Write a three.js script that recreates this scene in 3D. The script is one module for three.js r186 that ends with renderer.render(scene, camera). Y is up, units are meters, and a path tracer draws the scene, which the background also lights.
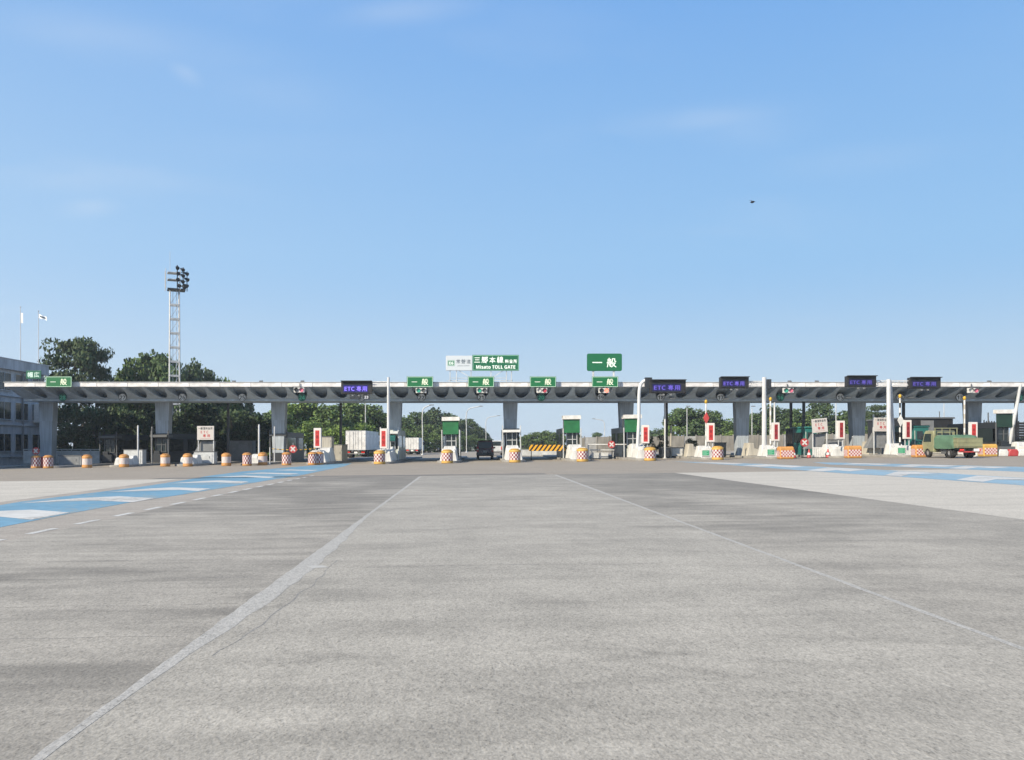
import * as THREE from 'three';
import { mergeGeometries } from 'three/addons/utils/BufferGeometryUtils.js';
import { RoundedBoxGeometry } from 'three/addons/geometries/RoundedBoxGeometry.js';
import { createNoise2D, createNoise3D } from 'simplex-noise';

// ---------- camera ----------
const FOC = 800, CX = 482, CY = 445, EYE = 1.4, FALL = 0.0125;
const scene = new THREE.Scene();
const camera = new THREE.PerspectiveCamera(2 * Math.atan(380 / FOC) * 180 / Math.PI, 1024 / 760, 0.1, 6000);
camera.position.set(0, EYE, 0);
camera.setViewOffset(1024, 760, 512 - CX, 380 - CY, 1024, 760);
scene.add(camera);

// ---------- seeded random ----------
function rng(seed) { let a = seed >>> 0; return () => { a = (a + 0x6D2B79F5) | 0; let t = Math.imul(a ^ (a >>> 15), 1 | a); t = (t + Math.imul(t ^ (t >>> 7), 61 | t)) ^ t; return ((t ^ (t >>> 14)) >>> 0) / 4294967296; }; }
const R0 = rng(7);
const n2 = createNoise2D(rng(11)), n2b = createNoise2D(rng(12)), n3 = createNoise3D(rng(13));
const clamp = (x, a, b) => Math.min(b, Math.max(a, x)), mix = (a, b, t) => a + (b - a) * t;
const smooth = (a, b, x) => { const t = clamp((x - a) / (b - a), 0, 1); return t * t * (3 - 2 * t); };

// ---------- sky, sun, exposure ----------
const EXPOSURE = 1.5;
const SUN_EL = 33 * Math.PI / 180, SUN_AZ = 49 * Math.PI / 180;          // azimuth from straight behind the camera towards its left
const sunDir = new THREE.Vector3(-Math.sin(SUN_AZ) * Math.cos(SUN_EL), Math.sin(SUN_EL), Math.cos(SUN_AZ) * Math.cos(SUN_EL));
const WISPS = [[660, 126, 95, 13, 0.12, 0.40], [730, 128, 60, 22, 0.0, 0.16], [186, 74, 17, 10, -0.5, 0.5], [90, 207, 26, 8, 0.1, 0.5], [60, 172, 130, 16, -0.1, 0.5], [410, 10, 70, 14, 0.1, 0.24], [120, 40, 120, 20, -0.15, 0.3], [860, 160, 90, 14, 0.1, 0.14], [260, 90, 110, 26, -0.2, 0.14], [300, 150, 160, 20, 0.05, 0.10]];   // faint streaks of high cloud
function makeSky() {
  const W = 2048, H = 1024, data = new Float32Array(W * H * 4), d = new THREE.Vector3();
  const hor = [0.55, 0.695, 0.82], mid = [0.30, 0.55, 0.865], top = [0.15, 0.385, 0.815], zen = [0.10, 0.26, 0.64];
  for (let j = 0; j < H; j++) for (let i = 0; i < W; i++) {
    const th = ((j + 0.5) / H - 0.5) * Math.PI, ph = ((i + 0.5) / W - 0.5) * 2 * Math.PI;
    d.set(Math.cos(th) * Math.cos(ph), Math.sin(th), Math.cos(th) * Math.sin(ph));
    const e = Math.max(0, th) * 180 / Math.PI;
    const c = [0, 1, 2].map((k) => e < 13 ? mix(hor[k], mid[k], smooth(1, 13, e)) : e < 31 ? mix(mid[k], top[k], (e - 13) / 18) : mix(top[k], zen[k], smooth(31, 80, e)));
    const cs = d.dot(sunDir), glow = 0.5 + 0.5 * cs;                         // milky haze, denser towards the sun
    const hz = Math.min(0.9, 2.1 * Math.pow(glow, 1.6)) * (0.06 + 0.94 * Math.exp(-e / 15));
    c[0] = mix(c[0], 0.66, hz); c[1] = mix(c[1], 0.80, hz); c[2] = mix(c[2], 0.96, hz);
    const a = 0.10 * Math.pow(Math.max(0, cs), 8);
    c[0] += 2.2 * a; c[1] += 2.1 * a; c[2] += 1.9 * a;
    // thin high cirrus, drawn on a plane far above
    if (e > 1.5) {
      const u = d.x / (d.y + 0.12), v = d.z / (d.y + 0.12);
      let w = 0, f = 1, am = 1;
      for (let o = 0; o < 5; o++) { w += am * n2(u * 0.55 * f + 3.7 + v * 0.2 * f, v * 0.9 * f + 1.3 * o); f *= 2.05; am *= 0.52; }
      const patch = smooth(-0.15, 0.9, n2b(u * 0.45 + 9.1, v * 0.45 - 2.2));
      let wisp = 0; if (d.z < -0.3) { const X = -d.x / d.z * FOC + CX, Y = CY - d.y / -d.z * FOC; for (const [a, b, sx, sy, tl, k] of WISPS) { const dx = X - a, dy = Y - b + tl * dx, q = (dx / sx) ** 2 + (dy / sy) ** 2; if (q < 6) wisp = Math.max(wisp, 0.8 * k * Math.exp(-q) * (0.5 + 0.6 * w)); } }
      const cl = Math.max(0.07 * smooth(0.15, 1.25, w) * patch * smooth(1.5, 9, e), wisp);
      c[0] = mix(c[0], 0.80, cl); c[1] = mix(c[1], 0.86, cl); c[2] = mix(c[2], 0.92, cl);
    }
    const q = (j * W + i) * 4;
    if (th < 0) { const g = smooth(0, -0.12, th); c[0] = mix(c[0], 0.24, g); c[1] = mix(c[1], 0.25, g); c[2] = mix(c[2], 0.24, g); }
    data[q] = c[0] / EXPOSURE; data[q + 1] = c[1] / EXPOSURE; data[q + 2] = c[2] / EXPOSURE; data[q + 3] = 1;
  }
  const t = new THREE.DataTexture(data, W, H, THREE.RGBAFormat, THREE.FloatType);
  t.mapping = THREE.EquirectangularReflectionMapping; t.magFilter = THREE.LinearFilter; t.minFilter = THREE.LinearFilter; t.needsUpdate = true;
  return t;
}
scene.background = makeSky();
scene.environment = scene.background;
const sun = new THREE.DirectionalLight(new THREE.Color(1, 0.88, 0.69), 5.0);
sun.position.copy(sunDir).multiplyScalar(200).add(new THREE.Vector3(0, 0, -70));
sun.target.position.set(0, 0, -70); scene.add(sun, sun.target);
sun.castShadow = true; sun.shadow.mapSize.set(4096, 4096);
Object.assign(sun.shadow.camera, { left: -110, right: 110, top: 110, bottom: -110, near: 1, far: 500 });
const renderer = new THREE.WebGLRenderer({ antialias: true });
renderer.setSize(1024, 760); renderer.shadowMap.enabled = true;
renderer.toneMapping = THREE.LinearToneMapping; renderer.toneMappingExposure = EXPOSURE;

// ---------- helpers ----------
const gy = (x) => FALL * clamp(x, -58, 58);                                // the plaza falls gently to one side
const Zs = (s) => -FOC / s;                                                // depth at which one metre spans s pixels
const P = (px, py, s) => new THREE.Vector3((px - CX) / s, EYE + (CY - py) / s, -FOC / s);
function G(px, py) { const t = EYE * FOC / ((py - CY) + FALL * (px - CX)); return [(px - CX) * t / FOC, -t]; }   // pixel to a point of the plaza
const names = new Map();
function numbered(n) { const k = names.get(n) || 0; names.set(n, k + 1); return k ? n + '_' + String(k).padStart(3, '0') : n; }
function setShadow(o) { o.castShadow = true; o.receiveShadow = true; return o; }
function boxUV(g) {                                                        // texture coordinates in metres by facing
  const p = g.attributes.position, n = g.attributes.normal, uv = new Float32Array(p.count * 2);
  for (let i = 0; i < p.count; i++) {
    const ax = Math.abs(n.getX(i)), ay = Math.abs(n.getY(i)), az = Math.abs(n.getZ(i));
    const x = p.getX(i), y = p.getY(i), z = p.getZ(i);
    if (ay >= ax && ay >= az) { uv[2 * i] = x; uv[2 * i + 1] = z; } else if (ax > az) { uv[2 * i] = z; uv[2 * i + 1] = y; } else { uv[2 * i] = x; uv[2 * i + 1] = y; }
  }
  g.setAttribute('uv', new THREE.BufferAttribute(uv, 2)); return g;
}
const flat = (g) => { const q = g.index ? g.toNonIndexed() : g; for (const k of Object.keys(q.attributes)) if (!['position', 'normal', 'uv'].includes(k)) q.deleteAttribute(k); q.clearGroups?.(); return q; };
function bx(w, h, d, x = 0, y = 0, z = 0, ry = 0, rx = 0, rz = 0) {        // centred in x and z, standing on y
  const b = Math.min(0.02, w / 5, h / 5, d / 5);
  const g = new RoundedBoxGeometry(w, h, d, 1, b); g.translate(0, h / 2, 0);
  if (rx) g.rotateX(rx); if (rz) g.rotateZ(rz); if (ry) g.rotateY(ry);
  return flat(g.translate(x, y, z));
}
function cyl(r0, r1, h, x = 0, y = 0, z = 0, seg = 16, open = false) { return flat(new THREE.CylinderGeometry(r1, r0, h, seg, 1, open).translate(x, y + h / 2, z)); }
function bar(a, b, r, seg = 8, r2 = r) {
  const A = new THREE.Vector3(...a), B = new THREE.Vector3(...b), d = B.clone().sub(A), L = d.length();
  const g = new THREE.CylinderGeometry(r2, r, L, seg, 1).translate(0, L / 2, 0);
  g.applyQuaternion(new THREE.Quaternion().setFromUnitVectors(new THREE.Vector3(0, 1, 0), d.normalize()));
  return flat(g.translate(...a));
}
function beam(a, b, w, h) {                                                // a square bar from a to b
  const A = new THREE.Vector3(...a), B = new THREE.Vector3(...b), L = A.distanceTo(B), m = new THREE.Matrix4().lookAt(A, B, new THREE.Vector3(0, 1, 0.001));
  const g = new THREE.BoxGeometry(w, h, L).applyMatrix4(m); const c = A.add(B).multiplyScalar(0.5);
  return flat(g.translate(c.x, c.y, c.z));
}
function tube(pts, r, n = 24, seg = 8) { return flat(new THREE.TubeGeometry(new THREE.CatmullRomCurve3(pts.map((p) => new THREE.Vector3(...p))), n, r, seg)); }
function ext(pts, depth, bevel = 0.015) {                                  // outline in x,y pulled along z, centred
  const s = new THREE.Shape(pts.map((p) => new THREE.Vector2(...p)));
  const g = new THREE.ExtrudeGeometry(s, { depth: depth - 2 * bevel, bevelEnabled: bevel > 0, bevelSize: bevel, bevelThickness: bevel, bevelOffset: -bevel, bevelSegments: 1, curveSegments: 10 });
  return flat(g.translate(0, 0, -depth / 2 + bevel));
}
function M(geos, keepUV) { const g = Array.isArray(geos) ? (geos.length > 1 ? mergeGeometries(geos.map(flat)) : flat(geos[0])) : flat(geos); return keepUV ? g : boxUV(g); }
function part(name, geos, mat, parent, keepUV) { const m = setShadow(new THREE.Mesh(M(geos, keepUV), mat)); m.name = name; parent.add(m); return m; }
function thing(name, label, category, [x, y, z] = [0, 0, 0], ry = 0, group) {
  const o = new THREE.Group(); o.name = numbered(name); o.position.set(x, y, z); o.rotation.y = ry; scene.add(o);
  o.userData = { label, category }; if (group) o.userData.group = group; return o;
}
function copy(o, [x, y, z], ry, label, group) {
  const c = o.clone(); c.name = numbered(o.name.replace(/_\d{3}$/, '')); c.userData = { ...o.userData }; c.position.set(x, y, z); if (ry !== undefined) c.rotation.y = ry;
  if (label) c.userData.label = label; if (group) c.userData.group = group; scene.add(c); return c;
}
function structure(name, geo, mat) { const m = setShadow(new THREE.Mesh(geo, mat)); m.name = numbered(name); m.userData = { kind: 'structure' }; scene.add(m); return m; }

// ---------- textures: grain and wear only ----------
function noiseTex(n, fn, srgb = true) {
  const d = new Uint8Array(n * n * 4);
  for (let j = 0; j < n; j++) for (let i = 0; i < n; i++) { const v = fn(i, j); const q = (j * n + i) * 4; for (let k = 0; k < 3; k++) d[q + k] = clamp(Array.isArray(v) ? v[k] : v, 0, 255); d[q + 3] = 255; }
  const t = new THREE.DataTexture(d, n, n, THREE.RGBAFormat); t.wrapS = t.wrapT = THREE.RepeatWrapping; t.magFilter = THREE.LinearFilter; t.minFilter = THREE.LinearMipmapLinearFilter; t.generateMipmaps = true;
  if (srgb) t.colorSpace = THREE.SRGBColorSpace; t.needsUpdate = true; return t;
}
function tileField(n, cell, seed) {                                        // wrapped value noise, cell in pixels
  const r = rng(seed), m = Math.max(1, Math.round(n / cell)), g = new Float32Array(m * m); for (let i = 0; i < m * m; i++) g[i] = r() * 2 - 1;
  return (i, j) => { const u = i / n * m, v = j / n * m, a = Math.floor(u), b = Math.floor(v), fu = u - a, fv = v - b, su = fu * fu * (3 - 2 * fu), sv = fv * fv * (3 - 2 * fv);
    const h = (x, y) => g[(y % m) * m + x % m]; return mix(mix(h(a, b), h(a + 1, b), su), mix(h(a, b + 1), h(a + 1, b + 1), su), sv); };
}
const N = 2048, f1 = tileField(N, 2.2, 1), f2 = tileField(N, 5, 2), f3 = tileField(N, 11, 3), f4 = tileField(N, 40, 4), f5 = tileField(N, 130, 5);
const grainField = (i, j) => 0.6 * f1(i, j) + 0.8 * f2(i, j) + 0.4 * f3(i, j) + 0.1 * f4(i, j) + 0.05 * f5(i, j);
const rough = noiseTex(N, (i, j) => { const v = grainField(i, j); return 203 + 24 * v + (v < -0.95 ? -20 : 0); });
const roughBump = noiseTex(N, (i, j) => 128 + 90 * (0.5 * f2(i, j) + 0.7 * f3(i, j) + 0.3 * f1(i, j)), false);
for (const t of [rough, roughBump]) t.repeat.set(1 / 3.7, 1 / 6.4);
const q1 = tileField(512, 3, 21), q2 = tileField(512, 12, 22), q3 = tileField(512, 50, 23), q4 = tileField(512, 170, 24);
const wear = noiseTex(512, (i, j) => 228 + 9 * q1(i, j) + 10 * q2(i, j) + 13 * q3(i, j) + 12 * q4(i, j)); wear.repeat.set(1 / 3, 1 / 3);
const streakF = [tileField(512, 6, 31), tileField(512, 24, 32), tileField(512, 90, 33)];
const streak = noiseTex(512, (i, j) => 224 + 16 * streakF[0](i, (j * 0.06) % 512) + 12 * streakF[1](i, (j * 0.14) % 512) + 14 * streakF[2](i, j)); streak.repeat.set(1 / 4, 1 / 4);

// ---------- materials ----------
const mat = (r, g, b, roughness = 0.6, o = {}) => new THREE.MeshStandardMaterial({ color: new THREE.Color().setRGB(r, g, b), roughness, ...o });
const MT = {
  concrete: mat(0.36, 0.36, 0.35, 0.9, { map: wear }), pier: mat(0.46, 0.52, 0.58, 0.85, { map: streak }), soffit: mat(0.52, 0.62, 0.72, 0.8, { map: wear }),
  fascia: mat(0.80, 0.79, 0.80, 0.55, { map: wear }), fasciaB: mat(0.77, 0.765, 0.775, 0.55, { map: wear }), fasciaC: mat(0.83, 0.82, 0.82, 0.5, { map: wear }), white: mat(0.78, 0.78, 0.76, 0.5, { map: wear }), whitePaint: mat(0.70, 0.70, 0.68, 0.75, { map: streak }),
  island: mat(0.33, 0.32, 0.30, 0.9, { map: wear }), beige: mat(0.52, 0.49, 0.42, 0.85, { map: streak }), green: mat(0.010, 0.12, 0.065, 0.5, { map: wear }), boothGreen: mat(0.012, 0.16, 0.05, 0.55, { map: wear }),
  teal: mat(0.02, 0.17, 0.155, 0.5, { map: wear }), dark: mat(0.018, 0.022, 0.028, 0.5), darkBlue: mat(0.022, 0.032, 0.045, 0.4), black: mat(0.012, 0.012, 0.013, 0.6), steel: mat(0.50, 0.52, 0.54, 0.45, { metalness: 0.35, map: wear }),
  galv: mat(0.60, 0.62, 0.63, 0.5, { map: wear }), pole: mat(0.66, 0.68, 0.70, 0.5, { map: streak }), grey: mat(0.22, 0.23, 0.24, 0.6, { map: wear }), darkGrey: mat(0.09, 0.095, 0.10, 0.6), orange: mat(0.64, 0.31, 0.09, 0.6, { map: wear }), amber: mat(0.66, 0.40, 0.09, 0.6, { map: wear }),
  yellow: mat(0.72, 0.44, 0.03, 0.6, { map: wear }), red: mat(0.52, 0.06, 0.06, 0.5, { map: wear }), pale: mat(0.62, 0.66, 0.60, 0.5, { map: wear }), glass: new THREE.MeshPhysicalMaterial({ color: new THREE.Color().setRGB(0.02, 0.028, 0.03), roughness: 0.08, specularIntensity: 1 }),
  rubber: mat(0.018, 0.018, 0.019, 0.85), rim: mat(0.42, 0.42, 0.43, 0.4, { metalness: 0.6 }), truckWhite: mat(0.80, 0.80, 0.79, 0.45, { map: wear }), olive: mat(0.29, 0.295, 0.17, 0.5, { map: wear }), tarp: mat(0.10, 0.20, 0.125, 0.75, { map: wear }),
  bark: mat(0.09, 0.07, 0.05, 0.95, { map: wear }), plate: mat(0.75, 0.75, 0.72, 0.5), tailRed: mat(0.7, 0.03, 0.02, 0.25), suv: mat(0.12, 0.03, 0.032, 0.25, { map: wear }), lamp: mat(0.75, 0.74, 0.70, 0.3),
  wall: mat(0.50, 0.51, 0.53, 0.8, { map: streak }), fence: mat(0.27, 0.255, 0.225, 0.9, { map: streak }),
};

// ---------- lettering drawn stroke by stroke ----------
const GL = {
  '一': [[1, 5, 9, 5]], '三': [[1.5, 2, 8.5, 2], [2, 5, 8, 5], [1, 8.5, 9, 8.5]], '本': [[1, 3, 9, 3], [5, 1, 5, 9.5], [5, 3, 1, 8], [5, 3, 9, 8], [3, 7.5, 7, 7.5]],
  '用': [[2, 1.5, 2, 7, 1, 9.5], [2, 1.5, 8.5, 1.5, 8.5, 9.3, 7.5, 9.3], [2, 4, 8.5, 4], [2, 6.5, 8.5, 6.5], [5.2, 1.5, 5.2, 9.3]],
  '専': [[1.5, 1.8, 8.5, 1.8], [2.5, 3, 7.5, 3, 7.5, 5.5, 2.5, 5.5, 2.5, 3], [2.5, 4.2, 7.5, 4.2], [5, 0.6, 5, 5.5], [1, 6.8, 9, 6.8], [6.8, 5.6, 6.8, 9.4, 5.6, 9.2], [3, 7.8, 4, 8.8]],
  '般': [[2.5, 0.5, 2, 1.8], [1.3, 1.8, 1.3, 6, 0.6, 9.5], [1.3, 1.8, 4.2, 1.8, 4.2, 9.2, 3.5, 9], [0.3, 5.3, 5, 5.3], [2.6, 2.8, 2.9, 4], [2.6, 6.5, 2.9, 7.8], [6, 1, 6, 3, 5.3, 4.5], [6, 1, 8.3, 1, 8.3, 3.6, 9.5, 3.8], [5.4, 5.5, 8.8, 5.5, 7.4, 7.8, 5, 9.6], [5.9, 6.2, 7.3, 8, 9.6, 9.6]],
  '郷': [[1.8, 0.6, 0.7, 2.3, 1.9, 2.5], [2.2, 1.8, 0.6, 5, 2, 5.2], [2.3, 4.2, 0.5, 9.2], [3.2, 1.3, 5.8, 1.3, 5.8, 5, 3.2, 5, 3.2, 1.3], [3.2, 3.1, 5.8, 3.1], [3.2, 5, 3.2, 9, 5.8, 7.8], [4.4, 5.5, 6.2, 9], [7, 1, 7, 9.6], [7, 1, 9.3, 1, 8.3, 3.6, 9.4, 5.5, 8.8, 6.8, 7.6, 6.6]],
  '線': [[2.4, 0.6, 1, 2.8, 2.6, 3], [3.2, 2, 1, 5, 3.5, 4.8], [2.2, 5, 2.2, 9.5], [1.2, 6.2, 0.7, 8.3], [3.2, 6.2, 3.8, 8], [6.8, 0.5, 6.4, 1.4], [5, 1.5, 8.8, 1.5, 8.8, 4.6, 5, 4.6, 5, 1.5], [5, 3, 8.8, 3], [6.9, 4.6, 6.9, 9.2, 6.2, 9], [4.6, 6, 6.3, 6, 4.6, 8.8], [9, 5.3, 7.4, 6.5, 9.6, 8.9]],
  '料': [[2.5, 0.8, 2.5, 9.5], [0.6, 4, 4.6, 4], [2.4, 4.5, 0.7, 7.5], [2.6, 4.5, 4.4, 6.5], [0.8, 1.5, 1.5, 3], [4.3, 1.3, 3.5, 3], [5.8, 1.8, 6.8, 2.8], [5.5, 4, 6.5, 5], [5, 7, 9.7, 6.2], [8.2, 0.7, 8.2, 9.6]],
  '金': [[5, 0.6, 0.6, 4.2], [5, 0.6, 9.4, 4.2], [3, 4, 7, 4], [1.6, 6, 8.4, 6], [5, 4, 5, 9], [1, 9.2, 9, 9.2], [2.8, 6.9, 3.5, 8.3], [7.2, 6.9, 6.5, 8.3]],
  '所': [[0.8, 1.2, 4.6, 1.2], [1.3, 2.8, 4.2, 2.8, 4.2, 5.2, 1.3, 5.2], [1.3, 2.8, 1.3, 6, 0.5, 9.3], [8.8, 0.9, 5.6, 2], [5.6, 2, 5.6, 6, 4.8, 9.4], [5.6, 4.3, 9.6, 4.3], [7.8, 4.3, 7.8, 9.6]],
  '常': [[5, 0.5, 5, 2], [2.6, 0.8, 3.2, 1.8], [7.4, 0.8, 6.8, 1.8], [1, 3.6, 1, 2.3, 9, 2.3, 9, 3.6], [3, 3.3, 7, 3.3, 7, 5, 3, 5, 3, 3.3], [1.8, 9, 1.8, 6.2, 8.2, 6.2, 8.2, 8.8], [5, 5, 5, 9.6]],
  '石': [[1, 5.8, 9, 5.8], [4.5, 5.8, 1, 9.3], [3.2, 7.5, 7.8, 7.5, 7.8, 9.4, 3.2, 9.4, 3.2, 7.5]],
  '道': [[1.2, 0.8, 2, 1.8], [0.8, 3.6, 2.2, 3.6, 2.2, 7, 1, 8.6], [1.6, 8, 3.5, 9.2, 9.5, 9.2], [4.5, 0.5, 5.2, 1.5], [8, 0.5, 7.2, 1.5], [3.5, 2, 9.4, 2], [4.4, 3.2, 8.4, 3.2, 8.4, 7.8, 4.4, 7.8, 4.4, 3.2], [4.4, 4.7, 8.4, 4.7], [4.4, 6.3, 8.4, 6.3]],
  '幅': [[0.8, 8, 0.8, 2.6, 3.6, 2.6, 3.6, 7.5], [2.2, 0.6, 2.2, 9.6], [4.6, 1, 9.5, 1], [5.2, 2.3, 8.9, 2.3, 8.9, 4, 5.2, 4, 5.2, 2.3], [4.9, 5.2, 9.2, 5.2, 9.2, 9.4, 4.9, 9.4, 4.9, 5.2], [4.9, 7.3, 9.2, 7.3], [7, 5.2, 7, 9.4]],
  '広': [[5, 0.5, 5, 1.7], [1.5, 1.8, 9.3, 1.8], [1.5, 1.8, 1.5, 6, 0.6, 9.5], [5.3, 3.2, 3.2, 8.8, 8, 8.2], [6.8, 6.3, 8.6, 9.4]],
};
GL['磐'] = [...GL['般'].map((s) => s.map((v, i) => i % 2 ? v * 0.56 : v)), ...GL['石']];
function glyph(c, ch, x, y, w, h = w, lw = 0.09) { c.lineWidth = w * lw; c.lineCap = 'square'; c.lineJoin = 'miter'; for (const s of GL[ch]) { c.beginPath(); for (let i = 0; i < s.length; i += 2) c[i ? 'lineTo' : 'moveTo'](x + s[i] / 10 * w, y + s[i + 1] / 10 * h); c.stroke(); } }
function canvasTex(w, h, draw) { const cv = document.createElement('canvas'); cv.width = w; cv.height = h; const c = cv.getContext('2d'); draw(c, w, h); const t = new THREE.CanvasTexture(cv); t.colorSpace = THREE.SRGBColorSpace; return t; }
const print = (t, roughness = 0.45) => new THREE.MeshStandardMaterial({ map: t, roughness });
function panel(w, h, x = 0, y = 0, z = 0, ry = 0) { const g = new THREE.PlaneGeometry(w, h); if (ry) g.rotateY(ry); return g.translate(x, y, z); }
function part2(name, geo, m, parent) { const o = setShadow(new THREE.Mesh(geo, m)); o.name = name; parent.add(o); return o; }

// ================= the setting: ground, pavements, painted markings =================
function pavement(name, zRows, xl, xr, cols, tint, m, dy = 0) {            // a strip between two lines, cut fine enough to carry stains and wear
  const pos = [], col = [], uv = [], idx = [], nc = cols + 1;
  for (const z of zRows) { const a = xl(z), b = xr(z); for (let i = 0; i < nc; i++) { const x = mix(a, b, i / cols); pos.push(x, gy(x) + dy, z); uv.push(x, z); col.push(...tint(x, z)); } }
  for (let j = 0; j + 1 < zRows.length; j++) for (let i = 0; i < cols; i++) { const a = j * nc + i, b = a + nc; idx.push(a, a + 1, b + 1, a, b + 1, b); }
  const g = new THREE.BufferGeometry(); g.setAttribute('position', new THREE.Float32BufferAttribute(pos, 3)); g.setAttribute('color', new THREE.Float32BufferAttribute(col, 3)); g.setAttribute('uv', new THREE.Float32BufferAttribute(uv, 2)); g.setIndex(idx); g.computeVertexNormals();
  return structure(name, g, m);
}
const paveMat = new THREE.MeshStandardMaterial({ color: 0xffffff, vertexColors: true, map: rough, bumpMap: roughBump, bumpScale: 0.0022, roughness: 0.92 });
const farMat = new THREE.MeshStandardMaterial({ color: 0xffffff, vertexColors: true, map: rough, roughness: 0.95 });
function line(a, b) { const [x0, z0] = a, [x1, z1] = b; return (z) => x0 + (x1 - x0) * (z - z0) / (z1 - z0); }
const ZFAR = -37, rows = []; for (let d = 37; d > 1.6;) { rows.push(-d); d -= Math.max(0.035, d * 0.011); } rows.push(-1.6, 0, 3, 8);
const xJoint = line(G(415, 480), G(90, 720)), xJointR = line(G(560, 477), G(1024, 650)), xDash = line(G(290, 480), G(0, 543)), xPatch = line(G(178, 479), G(0, 502)), xWedge = line(G(683, 474), G(1024, 519.5));
const fb = (x, z, o) => { let v = 0, a = 1, f = 1, s = 0; for (let k = 0; k < o; k++) { v += a * n2(x * f, z * f); s += a; a *= 0.55; f *= 2.1; } return v / s; };
// laid-down streaks across the lane, dark tyre scuffs and blotches of oil and repair, all stuck to the road
function stain(x, z, across, blot, seed) {
  const s1 = fb(x * 0.10 + seed, z * 1.5 + 4 * seed, 3), s2 = fb(x * 0.22 + 31 + seed, z * 4.2, 2), b = fb(x * 0.32 - seed, z * 0.5 + seed, 3), b2 = fb(x * 1.4 + seed, z * 1.1 - seed, 3);
  const seam = Math.abs(((z + 0.25 * n2(x * 0.12, seed)) % 2.6 + 2.6) % 2.6 - 1.3) < 0.035 ? -0.10 * across / 0.16 * smooth(-0.5, 0.6, fb(x * 0.2, z * 0.4, 2)) : 0;
  return 1 + across * s1 + 0.55 * across * s2 + blot * b + 0.55 * blot * b2 + seam;
}
const tint = (r, g, b, across, blot, seed, extra) => (x, z) => { const k = stain(x, z, across, blot, seed) * (extra ? extra(x, z) : 1); return [1.13 * r * k, 1.085 * g * k, 1.02 * b * k]; };
const scuffs = []; { const r = rng(77); for (let i = 0; i < 26; i++) scuffs.push([mix(-7, 9, r()), mix(-14, -2.6, r()), mix(0.15, 0.7, r()), mix(0.06, 0.22, r()), mix(-0.5, 0.5, r()), mix(0.07, 0.17, r())]); }
for (const [a, b, l, w, t, d] of [[330, 655, 0.32, 0.06, 0.3, 0.15], [300, 662, 0.25, 0.05, -0.2, 0.13], [590, 650, 0.5, 0.07, 0.1, 0.14], [650, 655, 0.45, 0.06, -0.3, 0.15], [705, 672, 0.4, 0.05, 0.5, 0.14], [770, 660, 0.5, 0.06, 0.3, 0.12], [840, 590, 0.8, 0.09, 0.1, 0.13], [480, 690, 0.4, 0.06, 0, 0.12], [545, 700, 0.3, 0.05, 0.4, 0.12], [660, 540, 1.3, 0.16, 0.1, 0.1], [430, 560, 0.9, 0.12, 0, 0.1], [250, 610, 0.5, 0.05, -0.7, 0.14], [880, 640, 0.6, 0.06, 0.2, 0.12]]) scuffs.push([...G(a, b), l, w, t, d]);
// tyre rubber laid down where cars brake for the gate, in streaks and patches
const rubber = (x, z, k) => 1 - k * smooth(-0.35, 0.75, fb(x * 0.12 + 7, z * 0.10 + 2, 2) + 0.45 * n2b(x * 0.5, z * 1.6) + 1.1 * smooth(-12, -32, z) - 0.35);
const scuff = (x, z) => { let k = 1; for (const [a, b, l, w, t, d] of scuffs) { const dx = x - a, dz = z - b, u = dx * Math.cos(t) + dz * Math.sin(t), v = -dx * Math.sin(t) + dz * Math.cos(t), q = (u / l) ** 2 + (v / w) ** 2 + 0.9 * n2(x * 5, z * 5); if (q < 2.4) k *= 1 - d * smooth(2.4, 0.2, q); } return k; };
pavement('concrete_pavement', rows, (z) => Math.min(-70, xPatch(z) - 6), (z) => xPatch(z), 60, tint(0.62, 0.60, 0.55, 0.09, 0.10, 1), paveMat);
pavement('asphalt_lane', rows, (z) => xPatch(z), (z) => xDash(z), 46, tint(0.43, 0.405, 0.37, 0.10, 0.10, 2), paveMat);
pavement('asphalt_lane', rows, (z) => xDash(z), (z) => xJoint(z), 130, tint(0.42, 0.405, 0.37, 0.20, 0.15, 3, (x, z) => scuff(x, z) * rubber(x, z, 0.36)), paveMat);
pavement('concrete_lane', rows, (z) => xJoint(z), (z) => xJointR(z), 170, tint(0.445, 0.432, 0.395, 0.085, 0.15, 4, (x, z) => scuff(x, z) * rubber(x, z, 0.15)), paveMat);
pavement('asphalt_lane', rows, (z) => xJointR(z), (z) => xWedge(z), 120, tint(0.425, 0.41, 0.373, 0.085, 0.18, 5, (x, z) => scuff(x, z) * rubber(x, z, 0.32) * (1 - 0.12 * smooth(-3.2, -0.3, x - xWedge(z) + 1.2 * n2(x * 0.25, z * 0.25)))), paveMat);
pavement('concrete_pavement', rows, (z) => xWedge(z), (z) => Math.max(75, xWedge(z) + 6), 60, tint(0.62, 0.60, 0.55, 0.09, 0.10, 6), paveMat);
const far = []; for (let d = 260; d > 37;) { far.push(-d); d -= Math.max(0.25, d * 0.008); } far.push(-37);
pavement('asphalt_apron', far, () => -70, () => 75, 200, tint(0.38, 0.345, 0.295, 0.06, 0.10, 8), paveMat);
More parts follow.
